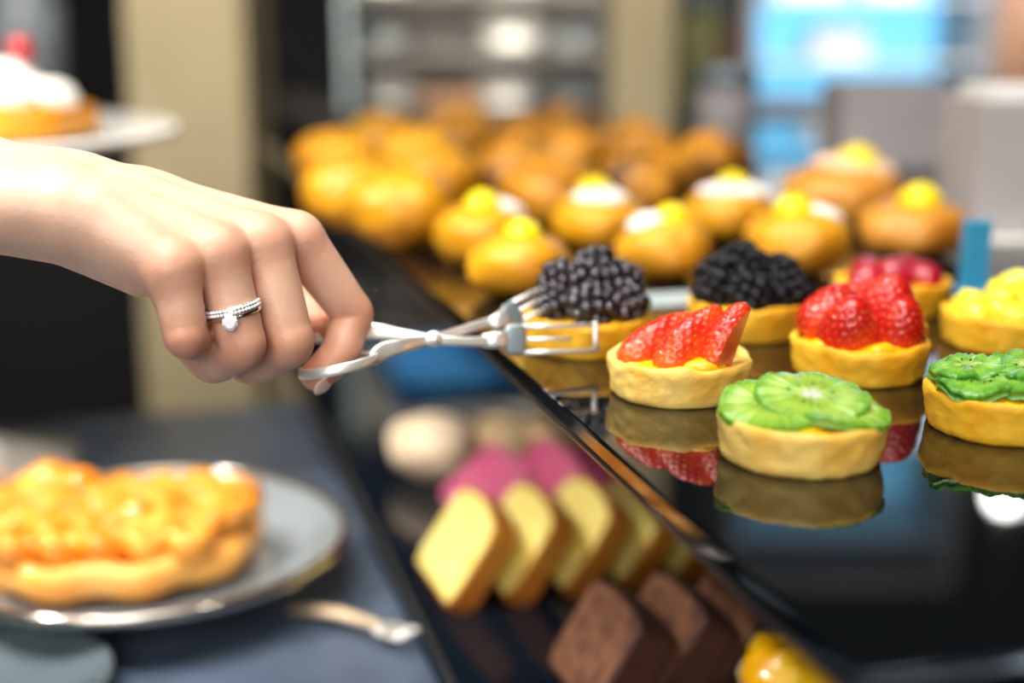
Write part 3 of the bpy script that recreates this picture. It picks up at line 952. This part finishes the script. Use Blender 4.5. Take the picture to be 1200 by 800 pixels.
# ------------------------------------------------------------------ tongs
def build_tongs():
    org = P(510, 398, .592)
    t = thing('serving_tongs', 'silver scissor serving tongs gripped by the hand over the blackberry tart', 'tongs', org)
    L = lambda *a: P(*a) - org
    def arm(pts, secs, name, upref):
        sp = spline(pts, 8)
        ss = spline([(*s, 0) for s in secs], 8)
        v, f = sweep(sp, [(s[0], s[1]) for s in ss], 14, upref)
        return obj(name, MB().add(v, f).mesh(name, M['steel']), t)
    # far handle -> near jaw
    arm([L(372, 393, .592), L(432, 388, .590), L(470, 392, .590), L(510, 398, .5905), L(545, 400, .594), L(584, 400, .600)],
        [(.0016, .0030), (.0016, .0036), (.0014, .0026), (.0013, .0022), (.0013, .0021), (.0014, .0024)], 'arm', UP)
    # near handle -> far jaw
    arm([L(436, 421, .572), L(450, 411, .575), L(475, 404, .580), L(510, 397, .5935), L(552, 384, .606), L(592, 371, .618)],
        [(.0014, .0030), (.0015, .0036), (.0014, .0030), (.0013, .0022), (.0013, .0021), (.0013, .0020)], 'arm', UP)
    v, f = lathe([(.0001, -.0042), (.0030, -.0040), (.0034, -.003), (.0034, .003), (.0030, .0040), (.0001, .0044)], 24)
    obj('pivot', MB().add(v, f, 0, frame(-FWD, UP, L(509, 397, .592))).mesh('pivot', M['steel']), t)
    # finger loop round the index fingertip
    c = L(397, 428, .571)
    pts = [c + RIGHT * (.0150 * math.cos(u)) + (FWD * .95 + UP * .12) * (.0150 * math.sin(u)) + UP * (.0030 * math.cos(u)) for u in [2 * math.pi * i / 40 for i in range(40)]]
    v, f = sweep(pts, (.0011, .0022), 12, UP, closed=True)
    obj('finger_loop', MB().add(v, f).mesh('finger_loop', M['steel']), t)
    c = L(358, 396, .598)
    pts = [c + RIGHT * (.0105 * math.cos(u)) + FWD * (.0130 * math.sin(u)) for u in [2 * math.pi * i / 40 for i in range(40)]]
    v, f = sweep(pts, (.0010, .0022), 12, UP, closed=True)
    obj('thumb_loop', MB().add(v, f).mesh('thumb_loop', M['steel']), t)
    # jaws: slotted forks
    def jaw(x0, y0, x1, y1, d0, d1, half):
        a = L(x0, y0, d0); b = L(x1, y1, d1)
        ax = (b - a).normalized()
        n = (-FWD - ax * (-FWD).dot(ax)).normalized()
        up = n.cross(ax).normalized()
        if up.dot(UP) < 0: up = -up
        ln = (b - a).length
        mb = MB()
        q = lambda s, w: a + ax * (ln * s) + up * (half * w)
        v, f = sweep([q(-.26, -.05), q(-.12, 0), q(.0, 0)], [(.0020, .0030), (.0024, .0036), (.0020, .0040)], 14, up); mb.add(v, f)
        for w in (-.88, 0, .88):
            e = 1.0 if w else .72
            v, f = sweep([q(.16, w), q(.5, w), q(e, w)], (.0009, .0011 if w else .0009), 10, up); mb.add(v, f)
        v, f = sweep([q(1.0, -.98), q(1.0, .0), q(1.0, 1.12)], (.0009, .0012), 10, ax); mb.add(v, f)
        j = obj('jaw', mb.mesh('jaw', M['steel']), t)
        mb = MB(); v, f = sweep([q(-.02, 0), q(.02, 0), q(.16, 0), q(.21, 0)], [(.0010, half * .8), (.0013, half * 1.05), (.0013, half * 1.12), (.0009, half * 1.0)], 16, up); mb.add(v, f)
        jt = obj('jaw_plate', mb.mesh('jaw_plate', M['steel_grey']), j)
        jt['label'] = 'matte grey plate of the jaw'
    jaw(594, 398, 698, 396, .601, .612, .0062)
    jaw(594, 371, 660, 338, .619, .648, .0050)
build_tongs()

# ------------------------------------------------------------------ thin pale slab and boxes on the shelf
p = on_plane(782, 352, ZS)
o = quick('pale_slab', [bx((-.018, -.016, 0), (.018, .016, .0012), .0004)], M['card'], None, p, AZ)  # thin pale blue-grey slab lying flat between the tarts
tag(o, 'thin flat pale slab lying on the shelf between the blackberry tarts', 'card')

def grey_box(label, px0, px1, ytop, d, mname, depth, base=False):
    c = P((px0 + px1) / 2, 400, d)
    w = (px1 - px0) * d / F
    top = P(600, ytop, d).z
    hgt = top - ZS
    t = thing('display_box', label, 'box', (c.x, c.y + 0, ZS), 0, 'grey boxes on the shelf')
    ypos = P(600, 200, d).y
    t.location.y = ypos
    wt = .003
    quick('body', [bx((-w / 2, 0, 0), (w / 2, depth, .004)), bx((-w / 2, 0, 0), (w / 2, wt, hgt), .001), bx((-w / 2, depth - wt, 0), (w / 2, depth, hgt), .001),
                   bx((-w / 2, wt, 0), (-w / 2 + wt, depth - wt, hgt), .001), bx((w / 2 - wt, wt, 0), (w / 2, depth - wt, hgt), .001)], M[mname], t)
    return t, w, hgt
t, w, hgt = grey_box('grey card box behind the pale pastry bun, below the blue light', 985, 1112, 98, 1.32, 'grey_box', .10)
t, w, hgt = grey_box('large grey box with white papers at the right edge of the photo', 1148, 1290, 118, .93, 'grey_box', .09)
quick('papers', [bx((-w / 2 + .008, .006, .005), (w / 2 - .008, .08, hgt + .008), .001)], M['paper'], t)
quick('base_flange', [bx((-w / 2 - .010, -.016, 0), (w / 2 + .01, .1, .0035), .001)], M['paper'], t)
# grey canister
c = P(850, 130, 1.48)
t = thing('canister', 'tall grey cylindrical canister behind the craggy brown bun', 'canister', (c.x, c.y, ZS))
R = 36 * 1.48 / F
top = P(600, 78, 1.48).z - ZS
v, f = lathe([(R * .9, 0), (R, .003), (R, top - .02), (R * .98, top - .018)], 40)
obj('body', MB().add(v, f).mesh('body', M['grey_box']), t)
v, f = lathe([(R * 1.03, top - .02), (R * 1.03, top - .003), (R * .98, top), (R * .3, top + .002)], 40)
obj('lid', MB().add(v, f).mesh('lid', M['steel_grey']), t)
# upright cyan strip on a thin foot
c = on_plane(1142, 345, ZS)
o = quick('cyan_strip', [bx((-.007, 0, 0), (.007, .010, .040), .001), bx((-.010, -.02, 0), (.010, .012, .003), .001)], M['cyan_tone'], None, (c.x, c.y, ZS))
tag(o, 'small upright cyan strip beside the large grey box', 'stand')

# ------------------------------------------------------------------ cake slices on the plinth
ZP = ZC + .008
def slice_mesh(name, w, h, th, crumb, crust, dome=.2, seed=0):
    """cross-section of a loaf in local XZ, thickness along Y; material 0 crumb, 1 crust"""
    out = []
    n = 10
    pts = [(-w / 2 * .9, 0), (w / 2 * .9, 0), (w / 2, h * .15), (w / 2, h * (1 - dome) * .92)]
    for i in range(n + 1):
        a = math.pi * i / n
        pts.append((w / 2 * .98 * math.cos(a), h * (1 - dome) + h * dome * math.sin(a)))
    pts += [(-w / 2, h * (1 - dome) * .92), (-w / 2, h * .15)]
    N = len(pts)
    vs, fs, mi = [], [], []
    cx, cz = 0, h * .5
    for (k, y, s) in ((0, -th / 2, 1), (1, -th / 2, .93), (2, th / 2, .93), (3, th / 2, 1)):
        yy = y - (0.001 if k == 1 else 0) + (0.001 if k == 2 else 0)
        for (x, z) in pts:
            vs.append((cx + (x - cx) * s, yy, cz + (z - cz) * s))
    ring = lambda a, b: [(a * N + i, a * N + (i + 1) % N, b * N + (i + 1) % N, b * N + i) for i in range(N)]
    fs += [tuple(1 * N + i for i in range(N))]; mi += [0]
    fs += [f[::-1] for f in ring(0, 1)][:]; mi += [1] * N
    fs += ring(0, 3); mi += [1] * N
    fs += ring(2, 3); mi += [1] * N
    fs += [tuple(2 * N + i for i in range(N - 1, -1, -1))]; mi += [0]
    me = bpy.data.meshes.new(name)
    me.from_pydata(vs, [], fs)
    me.materials.append(crumb); me.materials.append(crust)
    me.polygons.foreach_set('material_index', mi)
    me.update()
    bm = bmesh.new(); bm.from_mesh(me); bmesh.ops.recalc_face_normals(bm, faces=list(bm.faces)); bm.to_mesh(me); bm.free()
    return me

def slice_row(name, labels, cat, group, p0, along, step, lean, w, h, th, crumb, crust, dome=.2):
    along = Vector(along).normalized()
    me = slice_mesh(name, w, h, th, crumb, crust, dome)
    face = Vector((along.x, along.y, 0))
    rz = math.atan2(face.y, face.x) - math.pi / 2        # local +Y along the row
    for k, label in enumerate(labels):
        p = Vector(p0) + along * (step * k)
        o = obj(name, me, None, p)
        o.rotation_euler = Euler((-math.radians(90 - lean), 0, rz))
        tag(o, label, cat, group)

A = on_plane(483, 660, ZP); B = on_plane(525, 725, ZP)
side = (B - A).normalized()
along = Vector((-side.y, side.x, 0))
if along.x < 0: along = -along
ordn = ['nearest the grey counter, bright face showing', 'second in the leaning row', 'third in the leaning row', 'fourth in the leaning row', 'fifth and darkest in the row, under the shelf']
slice_row('loaf_slice', ['yellow loaf cake slice, ' + s for s in ordn], 'cake slice', 'yellow loaf cake slices', (A + B) / 2 + along * .007, along, .036, 56, .082, .062, .014, M['sponge'], M['sponge_crust'])
A2 = on_plane(618, 824, ZP)
ordc = ['end piece with its cut face showing', 'second in the row', 'third in the row', 'fourth in the row', 'last in the row, deep under the shelf']
slice_row('chocolate_slice', ['brown chocolate cake slice, ' + s for s in ordc], 'cake slice', 'chocolate cake slices', A2 + along * .03, along, .034, 58, .066, .056, .020, M['choc'], M['choc_crust'], .12)
A3 = on_plane(545, 612, ZP)
ordp = ['leftmost in the row behind the yellow loaf', 'second from the left', 'third from the left', 'fourth from the left', 'rightmost, partly under the shelf']
slice_row('pink_slice', ['pink sponge cake slice, ' + s for s in ordp], 'cake slice', 'pink cake slices', A3, along, .038, 42, .085, .055, .022, M['pink'], M['pink_icing'], .1)
for k, (cx, cy, rx, m, label) in enumerate(((508, 545, .033, 'meringue', 'large cream-white oval meringue at the left of its row'),
                                           (588, 533, .026, 'meringue_tan', 'tan meringue, second from the left behind the pink slices'),
                                           (644, 528, .026, 'meringue_tan', 'tan meringue, third from the left behind the pink slices'),
                                           (700, 533, .026, 'meringue_tan', 'tan meringue touching the shelf edge in view, behind the pink slices'))):
    p = on_plane(cx, cy + 12, ZP)
    v, f = sphere(36, 24, (0, 0, rx * .72), (rx * 1.0, rx * 1.15, rx * .72)); v = displace(v, .002, 60, 2, k)
    v = [(a, b, max(0, c)) for a, b, c in v]
    o = obj('meringue', MB().add(v, f).mesh('meringue', M[m]), None, p, (0, 0, .5))
    tag(o, label, 'meringue', 'meringues on the plinth')
# lemon cupcake by the shelf corner
p = on_plane(934, 868, ZP)
t = thing('lemon_cupcake', 'yellow-topped cupcake in white paper below the shelf corner', 'cupcake', p)
v, f = lathe([(.020, 0), (.0215, .002), (.029, .034), (.0285, .035), (.024, .033)], 96, lambda a, k, r, z: (r * (1 + .025 * math.sin(a * 24)), z))
obj('paper_case', MB().add(v, f).mesh('paper_case', M['paper']), t)
v, f = sphere(40, 24, (0, 0, .034), (.029, .029, .022)); v = displace(v, .0025, 70, 3, 2)
obj('cake_top', MB().add(v, f).mesh('cake_top', M['custard']), t)

# ------------------------------------------------------------------ smoked glass plate with an apricot pastry, grey counter
def plate_mesh(name, R, h, m, foot=.5, lip=.006):
    prof = [(R * foot * .9, 0), (R * foot, .0), (R * foot, .004), (R * .72, h * .35), (R * .98, h - lip), (R, h - lip * .4), (R * .985, h), (R * .95, h - .001), (R * .70, h * .45), (R * .62, h * .36), (R * .2, h * .34)]
    v, f = lathe(prof, 96)
    return MB().add(v, f).mesh(name, m)
p = on_plane(172, 686, ZC)
pc = Vector((p.x, p.y, ZC))
t = obj('cake_plate', plate_mesh('cake_plate', .124, .034, M['plate_grey']), None, pc)
v, f = sweep([(.1235 * math.cos(2 * math.pi * i / 96), .1235 * math.sin(2 * math.pi * i / 96), .0325) for i in range(96)], .0032, 14, Vector((0, 0, 1)), closed=True)
obj('rim', MB().add(v, f).mesh('rim', M['plate_rim']), t)['label'] = 'thin silvery rim of the plate'
tag(t, 'large round smoked grey glass plate under the apricot pastry', 'plate')
t = thing('apricot_pastry', 'oval apricot pastry with rippled custard on the grey glass plate', 'pastry', pc + Vector((-.020, .0, .0165)), .12)
v, f = lathe([(.074, 0), (.083, .004), (.086, .014), (.083, .022), (.076, .023), (.071, .017), (.03, .015)], 80, lambda a, k, r, z: (r * (1 + .03 * math.sin(a * 9)), z + .0015 * math.sin(a * 11)))
v = [(a * 1.06, b * .82, c) for a, b, c in v]
obj('crust', MB().add(v, f).mesh('crust', M['pastry']), t)
for k in range(6):
    y0 = -.048 + k * .019
    L_ = .088 * math.sqrt(max(.1, 1 - (y0 / .07) ** 2))
    pts = [(-L_ + 2 * L_ * i / 22, y0 + .006 * math.sin(i * 1.5 + k), .024 + .007 * abs(math.sin(i * .78 + k)) + .010 * (1 - abs(k - 2.5) / 3)) for i in range(23)]
    v, f = sweep(spline(pts, 4), .0085, 12)
    obj('custard_ripple', MB().add(v, f).mesh('custard_ripple', M['vanilla']), t)
for k, (x, y, z) in enumerate(((.062, .010, .034), (.020, -.022, .038), (-.030, -.035, .034), (-.062, -.012, .034), (-.02, .018, .044), (.045, -.035, .030), (.0, -.05, .03))):
    v, f = sphere(20, 12, (0, 0, 0), (.014, .013, .010)); v = displace(v, .0015, 80, 2, k)
    obj('apricot_half', MB().add(v, f).mesh('apricot_half', M['apricot']), t, (x, y, z))
v, f = sphere(24, 14, (0, 0, 0), (.034, .024, .020)); v = displace(v, .004, 50, 2, 8)
obj('custard_crest', MB().add(v, f).mesh('custard_crest', M['vanilla']), t, (-.040, .030, .034))

# serving spoon resting on the plate's left rim
sp0 = P(-30, 535, .89)
t = thing('serving_spoon', 'shiny steel serving spoon resting on the left side of the grey plate', 'spoon', sp0)
v, f = sphere(28, 16, (0, 0, 0), (.020, .030, .009))
obj('bowl', MB().add(v, f).mesh('bowl', M['steel']), t, (0, 0, 0), (0.2, .2, .5))
v, f = sweep(spline([(-.008, .018, .003), (-.030, .05, .020), (-.075, .09, .040), (-.13, .13, .052)], 8), (.004, .002), 12)
obj('handle', MB().add(v, f).mesh('handle', M['steel']), t)

# second plate in the lower-left corner
p = on_plane(-10, 828, ZC)
o = obj('side_plate', plate_mesh('side_plate', .062, .018, M['plate_dark']), None, p)
tag(o, 'small grey plate cut off by the lower-left corner of the photo', 'plate')
# fork lying over the plinth edge
a = on_plane(345, 712, ZC + .004); b = on_plane(478, 742, ZC + .012)
t = thing('dessert_fork', 'dessert fork with a pale handle lying right of the grey plate', 'fork', a)
ab = b - a
v, f = sweep([Vector((0, 0, 0)), ab * .4 + Vector((0, 0, .003)), ab * .75 + Vector((0, 0, .001))], [(.0055, .0022), (.0045, .002), (.003, .0018)], 12)
obj('handle', MB().add(v, f).mesh('handle', M['meringue']), t)
n = Vector((-ab.y, ab.x, 0)).normalized()
mb = MB()
v, f = sweep([ab * .72, ab * .84], [(.003, .0014), (.009, .0012)], 12); mb.add(v, f)
for s_ in (-.0068, -.0023, .0023, .0068):
    v, f = sweep([ab * .83 + n * s_, ab * .92 + n * s_ + Vector((0, 0, -.001)), ab * 1.02 + n * s_], (.0012, .0009), 8); mb.add(v, f)
obj('head', mb.mesh('head', M['steel']), t)

# ------------------------------------------------------------------ white plate on a tall stand, upper left
d = 1.05
pt = P(-80, 152, d)
t = thing('cake_stand', 'white porcelain plate on a tall stand behind the arm', 'cake stand', (pt.x, pt.y, ZC))
hz = pt.z - ZC
R = 288 * d / F
v, f = lathe([(.05, hz - .016), (R * .7, hz - .014), (R * .99, hz - .004), (R, hz), (R * .97, hz + .002), (R * .7, hz - .005), (.03, hz - .006)], 96)
obj('plate', MB().add(v, f).mesh('plate', M['plate_white']), t)
v, f = lathe([(.085, 0), (.088, .004), (.05, .012), (.014, .03), (.011, hz * .5), (.014, hz - .03), (.05, hz - .014)], 48)
obj('pedestal', MB().add(v, f).mesh('pedestal', M['plate_white']), t)
top = Vector((pt.x, pt.y, pt.z - .004))
def on_stand(x, y, dz=0): return top + Vector((x + .036, y, dz))
t = thing('cream_dessert', 'orange fruit dessert under a mound of whipped cream on the tall white stand', 'dessert', on_stand(.0, -.01))
v, f = lathe([(.078, 0), (.086, .006), (.082, .022), (.05, .030)], 60, lambda a, k, r, z: (r * (1 + .04 * math.sin(a * 8)), z))
obj('base', MB().add(v, f).mesh('base', M['choux_pale']), t)
for k, (x, y, z, r) in enumerate(((-.02, -.01, .046, .034), (.025, .0, .036, .026), (.056, -.01, .026, .022), (0, -.045, .032, .024), (-.06, -.01, .034, .03), (.04, -.03, .028, .02))):
    v, f = sphere(28, 18, (0, 0, 0), (r, r, r * .75)); v = displace(v, .003, 50, 2, k)
    obj('whipped_cream', MB().add(v, f).mesh('whipped_cream', M['cream']), t, (x, y, z))
for k, x in enumerate((-.035, .0)):
    v, f = sphere(20, 14, (0, 0, 0), (.014, .014, .02)); v = displace(v, .002, 100, 2, k)
    obj('orange_slice', MB().add(v, f).mesh('orange_slice', M['apricot']), t, (x, -.052 - .01 * k, .026))
v, f = sphere(20, 14, (0, 0, 0), (.009, .009, .009)); v = displace(v, .0012, 300, 2, 1)
obj('raspberry', MB().add(v, f).mesh('raspberry', M['raspberry']), t, (.038, .0, .063))

# low open-topped blue shape at the back of the plinth
p = on_plane(545, 448, ZP)
o = quick('blue_open_box', [bx((-.065, 0, 0), (.065, .10, .004), .002), bx((-.065, 0, 0), (.065, .004, .022), .001), bx((-.065, .096, 0), (.065, .10, .022), .001), bx((-.065, 0, 0), (-.061, .1, .022), .001), bx((.061, 0, 0), (.065, .1, .022), .001)], M['blue_tone'], None, p, AZ)
tag(o, 'shallow open-topped blue shape at the back of the black plinth, below the tongs', 'tray')

# ------------------------------------------------------------------ room
def struct(name, parts, m, loc=(0, 0, 0)):
    o = quick(name, parts, m, None, loc)
    o['kind'] = 'structure'
    return o
struct('floor', [bx((-3, -2.5, -.05), (3, 4.0, 0))], M['floor'])
struct('ceiling', [bx((-3, -2.5, 2.9), (3, 4.0, 2.95))], M['ceiling'])
struct('wall_back', [bx((-3, 3.6, 0), (3, 3.7, 2.9))], M['black_wall'])
struct('wall_left', [bx((-3.1, -2.5, 0), (-3, 4.0, 2.9))], M['black_wall'])
struct('wall_right', [bx((3, -2.5, 0), (3.1, 4.0, 2.9))], M['black_wall'])
def pillar(name, x0, x1, d):
    a = P(x0, 100, d); b = P(x1, 100, d)
    return struct(name, [bx((a.x, a.y, 0), (b.x, a.y + .2, 2.9), .006)], M['beige'])
pillar('pillar_left', 148, 288, 1.9)
pillar('pillar_middle', 716, 790, 2.1)

# back bar
ZB = 1.16
yb0 = 2.45
bar = thing('back_bar', 'long black bar counter along the back wall', 'counter', (0.2, yb0, 0))
quick('worktop', [bx((-2.2, 0, ZB - .04), (1.9, .65, ZB), .004)], M['black_wall'], bar)
quick('cabinet', [bx((-2.15, .03, 0), (1.85, .62, ZB - .04), .004)], M['black_wall'], bar)

def bx_px(x0, x1, d):  # world x range at depth d on the horizon row
    return (x0 - 600) * d / F, (x1 - 600) * d / F
# rack with plates
dR = 2.62
x0, x1 = bx_px(412, 712, dR)
yR = yb0 + .12
rack = thing('glass_rack', 'glass shelving rack with stacked dishes, left of the middle pillar', 'rack', ((x0 + x1) / 2, yR, ZB))
w = (x1 - x0) / 2
levels = [.0, .105, .21, .315]
for z in levels[1:]:
    quick('rack_shelf', [bx((-w, 0, z - .008), (w, .25, z), .002)], M['clear'], rack)
quick('back_panel', [bx((-w, .252, 0), (w, .258, .36), .001)], M['grey_box'], rack)
for sx in (-w, w):
    for yy in (.008, .242):
        quick('post', [bx((sx - .006, yy - .006, 0), (sx + .006, yy + .006, .36), .001)], M['steel_grey'], rack)
def stack(x, y, z, n, r, m, label):
    for k in range(n):
        o = obj('plate', stack_me[(r, m)], None, (x, y, z + .009 * k))
        tag(o, label + (', lowest' if k == 0 else ', number %d from the bottom' % (k + 1)), 'plate', 'plates stacked on the glass rack')
stack_me = {}
for r in (.05, .058):
    for m in ('plate_white', 'plate_grey'):
        stack_me[(r, m)] = plate_mesh('plate', r, .014, M[m])
cxr = (x0 + x1) / 2
rows = [(-.165, 0, 5, .05, 'plate_white', 'white plate in the left stack at the rack foot'), (.05, 0, 6, .058, 'plate_white', 'white plate in the middle stack at the rack foot'), (.17, 0, 4, .05, 'plate_grey', 'grey plate in the right stack at the rack foot'),
        (-.17, .105, 6, .05, 'plate_grey', 'grey plate in the left stack, rack lower shelf'), (.06, .105, 7, .058, 'plate_white', 'white plate in the middle stack, rack lower shelf'), (.17, .105, 4, .05, 'plate_grey', 'grey plate in the right stack, rack lower shelf'),
        (-.17, .21, 7, .058, 'plate_white', 'white plate in the left stack, rack upper shelf'), (-.04, .21, 4, .05, 'plate_grey', 'grey plate in the middle stack, rack upper shelf'), (.07, .21, 7, .058, 'plate_white', 'white plate in the right stack, rack upper shelf')]
for (dx, z, n, r, m, label) in rows:
    stack(cxr + dx, yR + .12, ZB + z + .0005, n, r, m, label)
o = quick('wooden_tray', [bx((-.115, 0, 0), (.0, .2, .012), .003), bx((-.115, 0, .012), (.0, .008, .03), .002), bx((-.115, .192, .012), (0, .2, .03), .002)], M['wood'], None, (cxr + .01, yR + .02, ZB + .0005))
tag(o, 'brown wooden tray at the foot of the glass rack', 'tray')

# backlit display fridge, right
dF = 2.55
x0, x1 = bx_px(880, 1140, dF)
fr = thing('display_fridge', 'cyan backlit display fridge with white shelves at the back right', 'fridge', ((x0 + x1) / 2, yb0 + .08, ZB))
w = (x1 - x0) / 2
HF = .95
quick('backlight', [bx((-w, .30, .0), (w, .315, HF))], M['cyan_light'], fr)
quick('casing', [bx((-w - .02, 0, 0), (-w, .33, HF + .02), .003), bx((w, 0, 0), (w + .02, .33, HF + .02), .003), bx((-w - .02, 0, HF), (w + .02, .33, HF + .03), .003), bx((-w - .02, 0, 0), (w + .02, .33, .012), .002)], M['grey_box'], fr)
for z in (.09, .20, .33, .50, .70, .90):
    quick('fridge_shelf', [bx((-w, .03, z - .008), (w, .298, z), .002)], M['white_lit'], fr)
xf, yf = fr.location.x, fr.location.y
ld = bpy.data.lights.new('fridge_fill', 'AREA'); ld.energy = 5; ld.color = (.9, .97, 1); ld.shape = 'RECTANGLE'; ld.size = .36; ld.size_y = .04
lo = bpy.data.objects.new('fridge_fill', ld); COL.objects.link(lo); lo.location = (xf, yf - .10, ZB + .62); lo.rotation_euler = (math.radians(38), 0, 0)  # area light added in front of the fridge to brighten the cartons
for (dx, z, wx, hx, label) in ((-.10, .20, .13, .055, 'white carton on the second fridge shelf, left side'), (.05, .20, .10, .085, 'tall white carton on the second fridge shelf, beside the shorter carton'), (-.04, .09, .10, .05, 'white carton on the lowest fridge shelf'), (.13, .33, .08, .06, 'white carton on the third fridge shelf')):
    o = quick('carton', [bx((-wx / 2, 0, 0), (wx / 2, .12, hx), .004), bx((-wx / 2 + .005, .005, hx), (wx / 2 - .005, .115, hx + .006), .003)], M['white_lit'], None, (xf + dx, yf + .06, ZB + z + .0005))
    tag(o, label, 'carton', 'white cartons in the fridge')

# jars on the bar
def jar(x, r, h, m, label, lidm='steel_grey'):
    c = (x - 600) * 2.6 / F
    t = thing('storage_jar', label, 'jar', (c, yb0 + .2, ZB), 0, 'jars on the back bar')
    v, f = lathe([(r * .85, 0), (r, .006), (r, h * .78), (r * .75, h * .9), (r * .72, h)], 32)
    obj('body', MB().add(v, f).mesh('body', M[m]), t)
    v, f = lathe([(r * .78, h * .97), (r * .8, h * .98), (r * .8, h * 1.12), (r * .7, h * 1.14)], 32)
    obj('lid', MB().add(v, f).mesh('lid', M[lidm]), t)
jar(822, .042, .19, 'tan_jar', 'olive storage jar right of the middle pillar')
jar(856, .02, .16, 'dusty', 'dusty rose storage jar beside the olive one')
jar(1184, .062, .27, 'peach', 'large peach rounded shape at the upper right edge', 'peach')  # peach-coloured stand-in with a jar profile
jar(30, .07, .24, 'plate_grey', 'grey glass jar behind the whipped cream dessert')

# pendant lamp (its reflection shows as a white disc in the shelf)
def pendant(name, label, loc, r, zc=2.9):
    t = thing(name, label, 'lamp', (loc[0], loc[1], loc[2]), 0, 'globe pendant lamps')
    v, f = sphere(32, 20, (0, 0, 0), r)
    obj('globe', MB().add(v, f).mesh('globe', M['bulb']), t)
    v, f = sweep([(0, 0, r * .95), (0, 0, zc - loc[2])], .004, 8)
    obj('cord', MB().add(v, f).mesh('cord', M['black_wall']), t)
hit = on_plane(1178, 580, ZS)
ray = (hit - CAM).normalized()
pl = hit + Vector((ray.x, ray.y, -ray.z)) * 1.75
pendant('pendant_lamp', 'globe pendant lamp mirrored as a white disc by the nearer right kiwi tart', (pl.x, pl.y, pl.z), .024)

# ------------------------------------------------------------------ light
def area(name, loc, target, size, power, col=(1, 1, 1), sy=None):
    ld = bpy.data.lights.new(name, 'AREA')
    ld.energy = power; ld.color = col
    ld.shape = 'RECTANGLE' if sy else 'SQUARE'
    ld.size = size
    if sy: ld.size_y = sy
    o = bpy.data.objects.new(name, ld)
    COL.objects.link(o)
    o.location = loc
    o.rotation_euler = (Vector(target) - Vector(loc)).to_track_quat('-Z', 'Y').to_euler()
    return o
def spot(name, loc, power, rad=.03, col=(1, .93, .84), target=None, ang=80):
    ld = bpy.data.lights.new(name, 'SPOT')
    ld.energy = power; ld.color = col; ld.shadow_soft_size = rad; ld.spot_size = math.radians(ang); ld.spot_blend = .6
    o = bpy.data.objects.new(name, ld)
    COL.objects.link(o); o.location = loc
    o.rotation_euler = (Vector(target or (0, .7, 1.1)) - Vector(loc)).to_track_quat('-Z', 'Y').to_euler()
area('ceiling_panel', (-.25, .35, 2.75), (0, .6, 1.1), .9, 25, (1, .965, .92))
area('front_fill', (-.4, -1.9, 2.2), (0, .7, 1.15), 1.6, 42, (1, .975, .95))  # unseen fill light added on the camera side
spot('added_case_spot', (-.55, .35, 2.5), 30, .03, (1, .97, .95), target=(-.2, .53, 1.27), ang=24)  # unseen spot added to brighten the hand
for (x, y, z, lab) in ((-.42, -.25, 2.15, 'added unseen globe over the grey counter, left of the three'), (-.12, -.30, 2.15, 'added unseen globe over the counter, middle of the three'), (.30, -.25, 2.15, 'added unseen globe over the shelf, right of the three')):  # unseen globes added for highlights on the plate rim and fruit
    pendant('pendant_lamp', lab, (x, y, z), .045)
spot('added_case_spot', (.45, .45, 2.5), 14, .03, target=(.15, .6, 1.15), ang=60)  # unseen spot added over the tarts for highlights
spot('added_case_spot', (.05, 1.25, 2.6), 5, .03, target=(.0, 1.0, 1.15))  # weak unseen spot added above the buns
spot('added_counter_spot', (-.9, .8, 2.5), 90, .03, target=(-.62, 1.02, 1.25), ang=40)  # unseen spot added to brighten the white stand and its dessert
spot('added_back_spot', (.40, 1.3, 2.6), 45, .05, target=(.21, 2.05, 1.55), ang=28)  # unseen spot added to lift the middle pillar
spot('added_counter_spot', (-.25, .1, 2.3), 6, .02, target=(-.25, .75, 1.0), ang=36)  # added for glints on the plate rim, source unseen
spot('added_counter_spot', (-.5, .25, 2.3), 6, .02, target=(-.25, .75, 1.0), ang=36)  # second unseen spot added for rim glints
spot('added_back_spot', (.75, 1.5, 2.6), 75, .05, target=(.92, 2.6, 1.3), ang=36)  # unseen spot added to brighten the back right
spot('added_counter_spot', (-.75, .55, 2.0), 44, .03, target=(.0, .95, 1.0), ang=50)  # unseen spot added from the left to light the cake slices
spot('added_back_spot', (-.62, 1.1, 2.7), 110, .05, target=(-.58, 1.95, 1.75), ang=50)  # unseen spot added to brighten the left pillar
spot('added_back_spot', (-.06, 1.7, 2.3), 430, .05, (1, .9, .76), target=(-.06, 2.6, 1.38), ang=36)  # strong unseen spot added to brighten the rack

wd = bpy.data.worlds.new('world'); S.world = wd
wd.use_nodes = True
wd.node_tree.nodes['Background'].inputs[0].default_value = (.95, .97, 1, 1)
wd.node_tree.nodes['Background'].inputs[1].default_value = .22

S.view_settings.view_transform = 'Standard'
S.view_settings.look = 'None'
S.view_settings.exposure = 0.0
S.view_settings.gamma = 1
S.view_settings.use_curve_mapping = False
